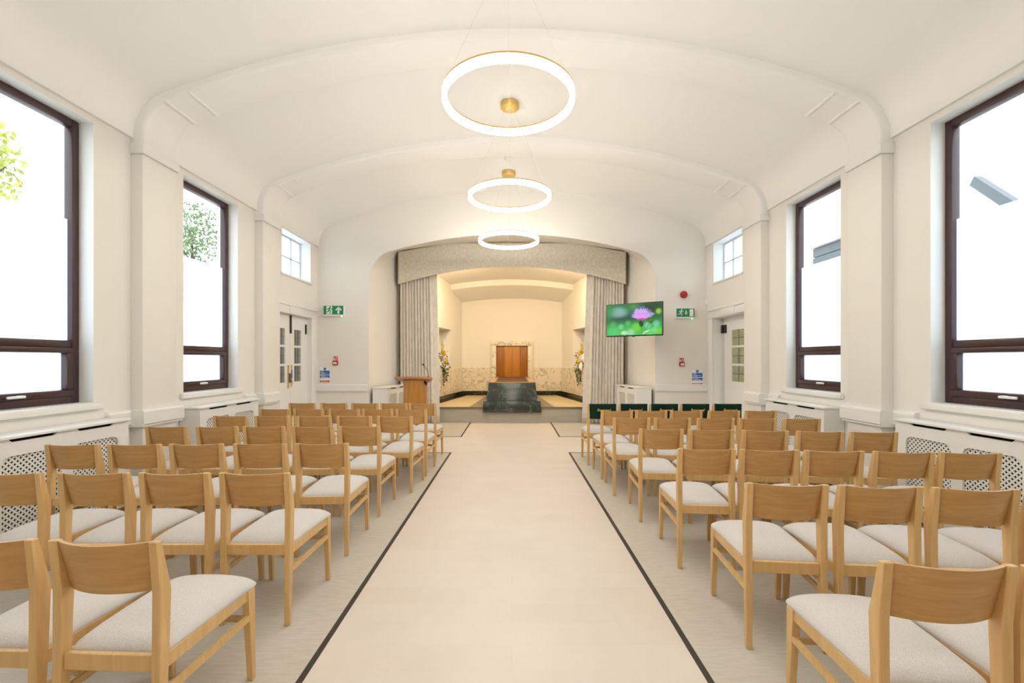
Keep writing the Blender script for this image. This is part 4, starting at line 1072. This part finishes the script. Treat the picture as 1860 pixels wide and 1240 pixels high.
# ------------------------------------------------------------------ flower arrangements in the niches
def arrangement(s, label, seed):
    rnd = random.Random(seed)
    cx, cy, z0 = s*2.06, 12.72, 1.262
    root = empty('flower_arrangement', (cx, cy, z0)); tag(root, label, 'flowers', 'white and yellow flower arrangements in the sanctuary niches')
    MB().lathe([(0.05, 0), (0.055, 0.01), (0.03, 0.05), (0.07, 0.12), (0.075, 0.15), (0.0, 0.15)], seg=20).build('vase', M['white'], root, smooth=True)
    inn = -s     # towards the room
    fl_ = []
    for k in range(13):
        fl_.append((Vector((inn*rnd.uniform(0.0, 0.22), rnd.uniform(-0.24, 0.10), rnd.uniform(-0.02, 0.40))), rnd.uniform(0.06, 0.09), 'petal'))
    for (dx, dy, dz) in ((0.20, -0.22, 0.42), (0.25, -0.20, 0.20), (0.12, -0.1, 0.46)): fl_.append((Vector((inn*dx, dy, dz)), 0.055, 'petaly'))
    for p, r_, m in fl_:
        mb = MB()
        for ring, (nn, rr, tl_, sz) in enumerate(((7, 0.95, 0.1, 0.55), (6, 0.65, 0.55, 0.5), (4, 0.3, 0.85, 0.45))):
            for q in range(nn):
                t = 2*math.pi*q/nn + ring*0.4
                c = p + Vector((inn*tl_*r_*0.7 + 0*rr, math.cos(t)*rr*r_, math.sin(t)*rr*r_))
                mb.ball(c, r_*sz, 6, 4, (0.7, 1, 1))
        mb.build('bloom', M[m], root, smooth=True)
    mb = MB()
    def leaf(p, d, ln, wd):
        d = Vector(d).normalized(); a = d.cross(Vector((rnd.uniform(-1, 1), rnd.uniform(-1, 1), rnd.uniform(-1, 1)))).normalized()*wd
        p = Vector(p); m_ = p + d*ln*0.5; u_ = d.cross(a).normalized()*ln*0.12
        mb.add([p, m_+a+u_, p+d*ln, m_-a+u_, m_], [(0, 1, 4), (1, 2, 4), (2, 3, 4), (3, 0, 4)])
    for k in range(210):      # mass of foliage around the blooms
        p = Vector((inn*rnd.uniform(-0.05, 0.27), rnd.uniform(-0.22, 0.22), rnd.uniform(-0.20, 0.16) if k % 3 else rnd.uniform(0, 0.45)))
        leaf(p, (inn*rnd.uniform(0, 1), rnd.uniform(-1, 1), rnd.uniform(-1, 1)), rnd.uniform(0.04, 0.09), 0.018)
    f1 = mb.build('foliage', M['leaf'], root); f1['kind'] = 'stuff'
    for q in range(4):        # trailing sprays and upright sprays
        mb = MB(); yy = rnd.uniform(-0.18, 0.12); x0 = inn*rnd.uniform(0.15, 0.22)
        pts_ = [Vector((x0*0.5, yy, 0.05)), Vector((x0, yy, -0.02)), Vector((x0*1.05, yy, -0.2)), Vector((x0*0.95, yy+0.02, -0.36 - 0.05*q))]
        mb.tube(pts_, 0.004, 5)
        for i in range(40):
            t = rnd.random()*2.99; k = int(t); p = pts_[k].lerp(pts_[k+1], t-k)
            leaf(p, (rnd.uniform(-1, 1), rnd.uniform(-1, 1), rnd.uniform(-0.8, 0.3)), rnd.uniform(0.03, 0.06), 0.016)
        mb.build('trailing_spray', M['leaf'], root)
    for q in range(2):
        mb = MB(); yy = rnd.uniform(-0.1, 0.12); x0 = inn*(0.09+0.04*q); hh = 0.62 + 0.1*rnd.random() + (0.12 if q == 0 else 0)
        pts_ = [Vector((x0*0.3, yy, 0.1)), Vector((x0*0.8, yy, 0.4)), Vector((x0, yy, hh))]
        mb.tube(pts_, 0.004, 5)
        for i in range(34):
            p = pts_[1].lerp(pts_[2], rnd.random())
            mb.ball(p + Vector((rnd.uniform(-.02, .02), rnd.uniform(-.02, .02), 0)), 0.011, 5, 3)
        mb.build('upright_spray', M['spray'], root, smooth=True)
arrangement(-1, 'white and yellow flowers with trailing greenery in the left niche', 11)
arrangement(1, 'white and yellow flowers with trailing greenery in the right niche', 12)

# ------------------------------------------------------------------ outside
struct(B(-40, 40, -30, 45, -0.45, -0.35).build('ground_outside', M['paving']), 'pale paved ground outside', 'ground')
def tree(label, x, y, zc, r_, m, n, seed):
    rnd = random.Random(seed)
    root = empty('garden_tree', (x, y, -0.35)); tag(root, label, 'tree')
    tk = MB(); tk.tube([(0, 0, 0), (0.05, 0.05, zc*0.5), (0, 0, zc+0.35)], [0.16, 0.12, 0.05], 8)
    for k in range(9):
        t = rnd.uniform(0, 6.28); tk.tube([(0, 0, zc*(0.55+0.04*k)), (math.cos(t)*r_*.7, math.sin(t)*r_*.7, zc*(0.65+0.05*k))], [0.05, 0.015], 5)
    tk.build('trunk', M['bark'], root, smooth=True)
    mb = MB(); vs = []; fs = []
    for k in range(n):
        d = Vector((rnd.gauss(0, 1), rnd.gauss(0, 1), rnd.gauss(0, 1))).normalized()*r_*(rnd.random()**0.45)
        d.z *= 1.25; p = Vector((0, 0, zc+0.35)) + d
        a = Vector((rnd.uniform(-1, 1), rnd.uniform(-1, 1), rnd.uniform(-1, 1))).normalized()*0.10
        b_ = a.cross(Vector((rnd.uniform(-1, 1), rnd.uniform(-1, 1), rnd.uniform(-1, 1)))).normalized()*0.05
        i0 = len(vs); vs += [p-a, p-b_, p+a, p+b_]; fs.append((i0, i0+1, i0+2, i0+3))
    mb.add(vs, fs).build('foliage', m, root)['kind'] = 'stuff'
tree('yellow-green tree outside the nearest left window', -12.9, 10.55, 6.2, 1.15, M['leafy'], 1300, 1)
tree('green tree outside the second left window', -15.9, 22.6, 7.7, 1.35, M['leaft'], 1300, 2)
nb = empty('neighbouring_house', (8.2, 7.0, -0.35)); tag(nb, 'white gabled house with grey verge board outside the right windows', 'house')
z0 = 0.35
MB().prism([(-3.0, 0), (1.9, 0), (1.9, 5.9), (-0.55, 3.35), (-3.0, 3.35)], 'x', 0.0, 3.0).build('gable_wall', M['render'], nb)
MB().prism([(-0.30, 3.75), (-0.22, 3.62), (1.02, 4.92), (0.94, 5.05)], 'x', -0.14, -0.0).build('verge_board', M['fascia'], nb)
an = empty('boarded_annex', (8.2, 11.2, -0.35)); tag(an, 'low building with grey boarded eaves outside the second right window', 'building')
B(0.1, 2.5, -0.9, 1.1, 0, 4.8).build('annex_wall', M['render'], an)
for k in range(5): B(0.0, 2.6, -0.95, 1.2, 3.66+0.24*k, 3.88+0.24*k).build('eaves_board', M['fascia'], an)
B(-0.1, 2.6, -1.0, 1.25, 4.86, 4.95).build('coping', M['render'], an)
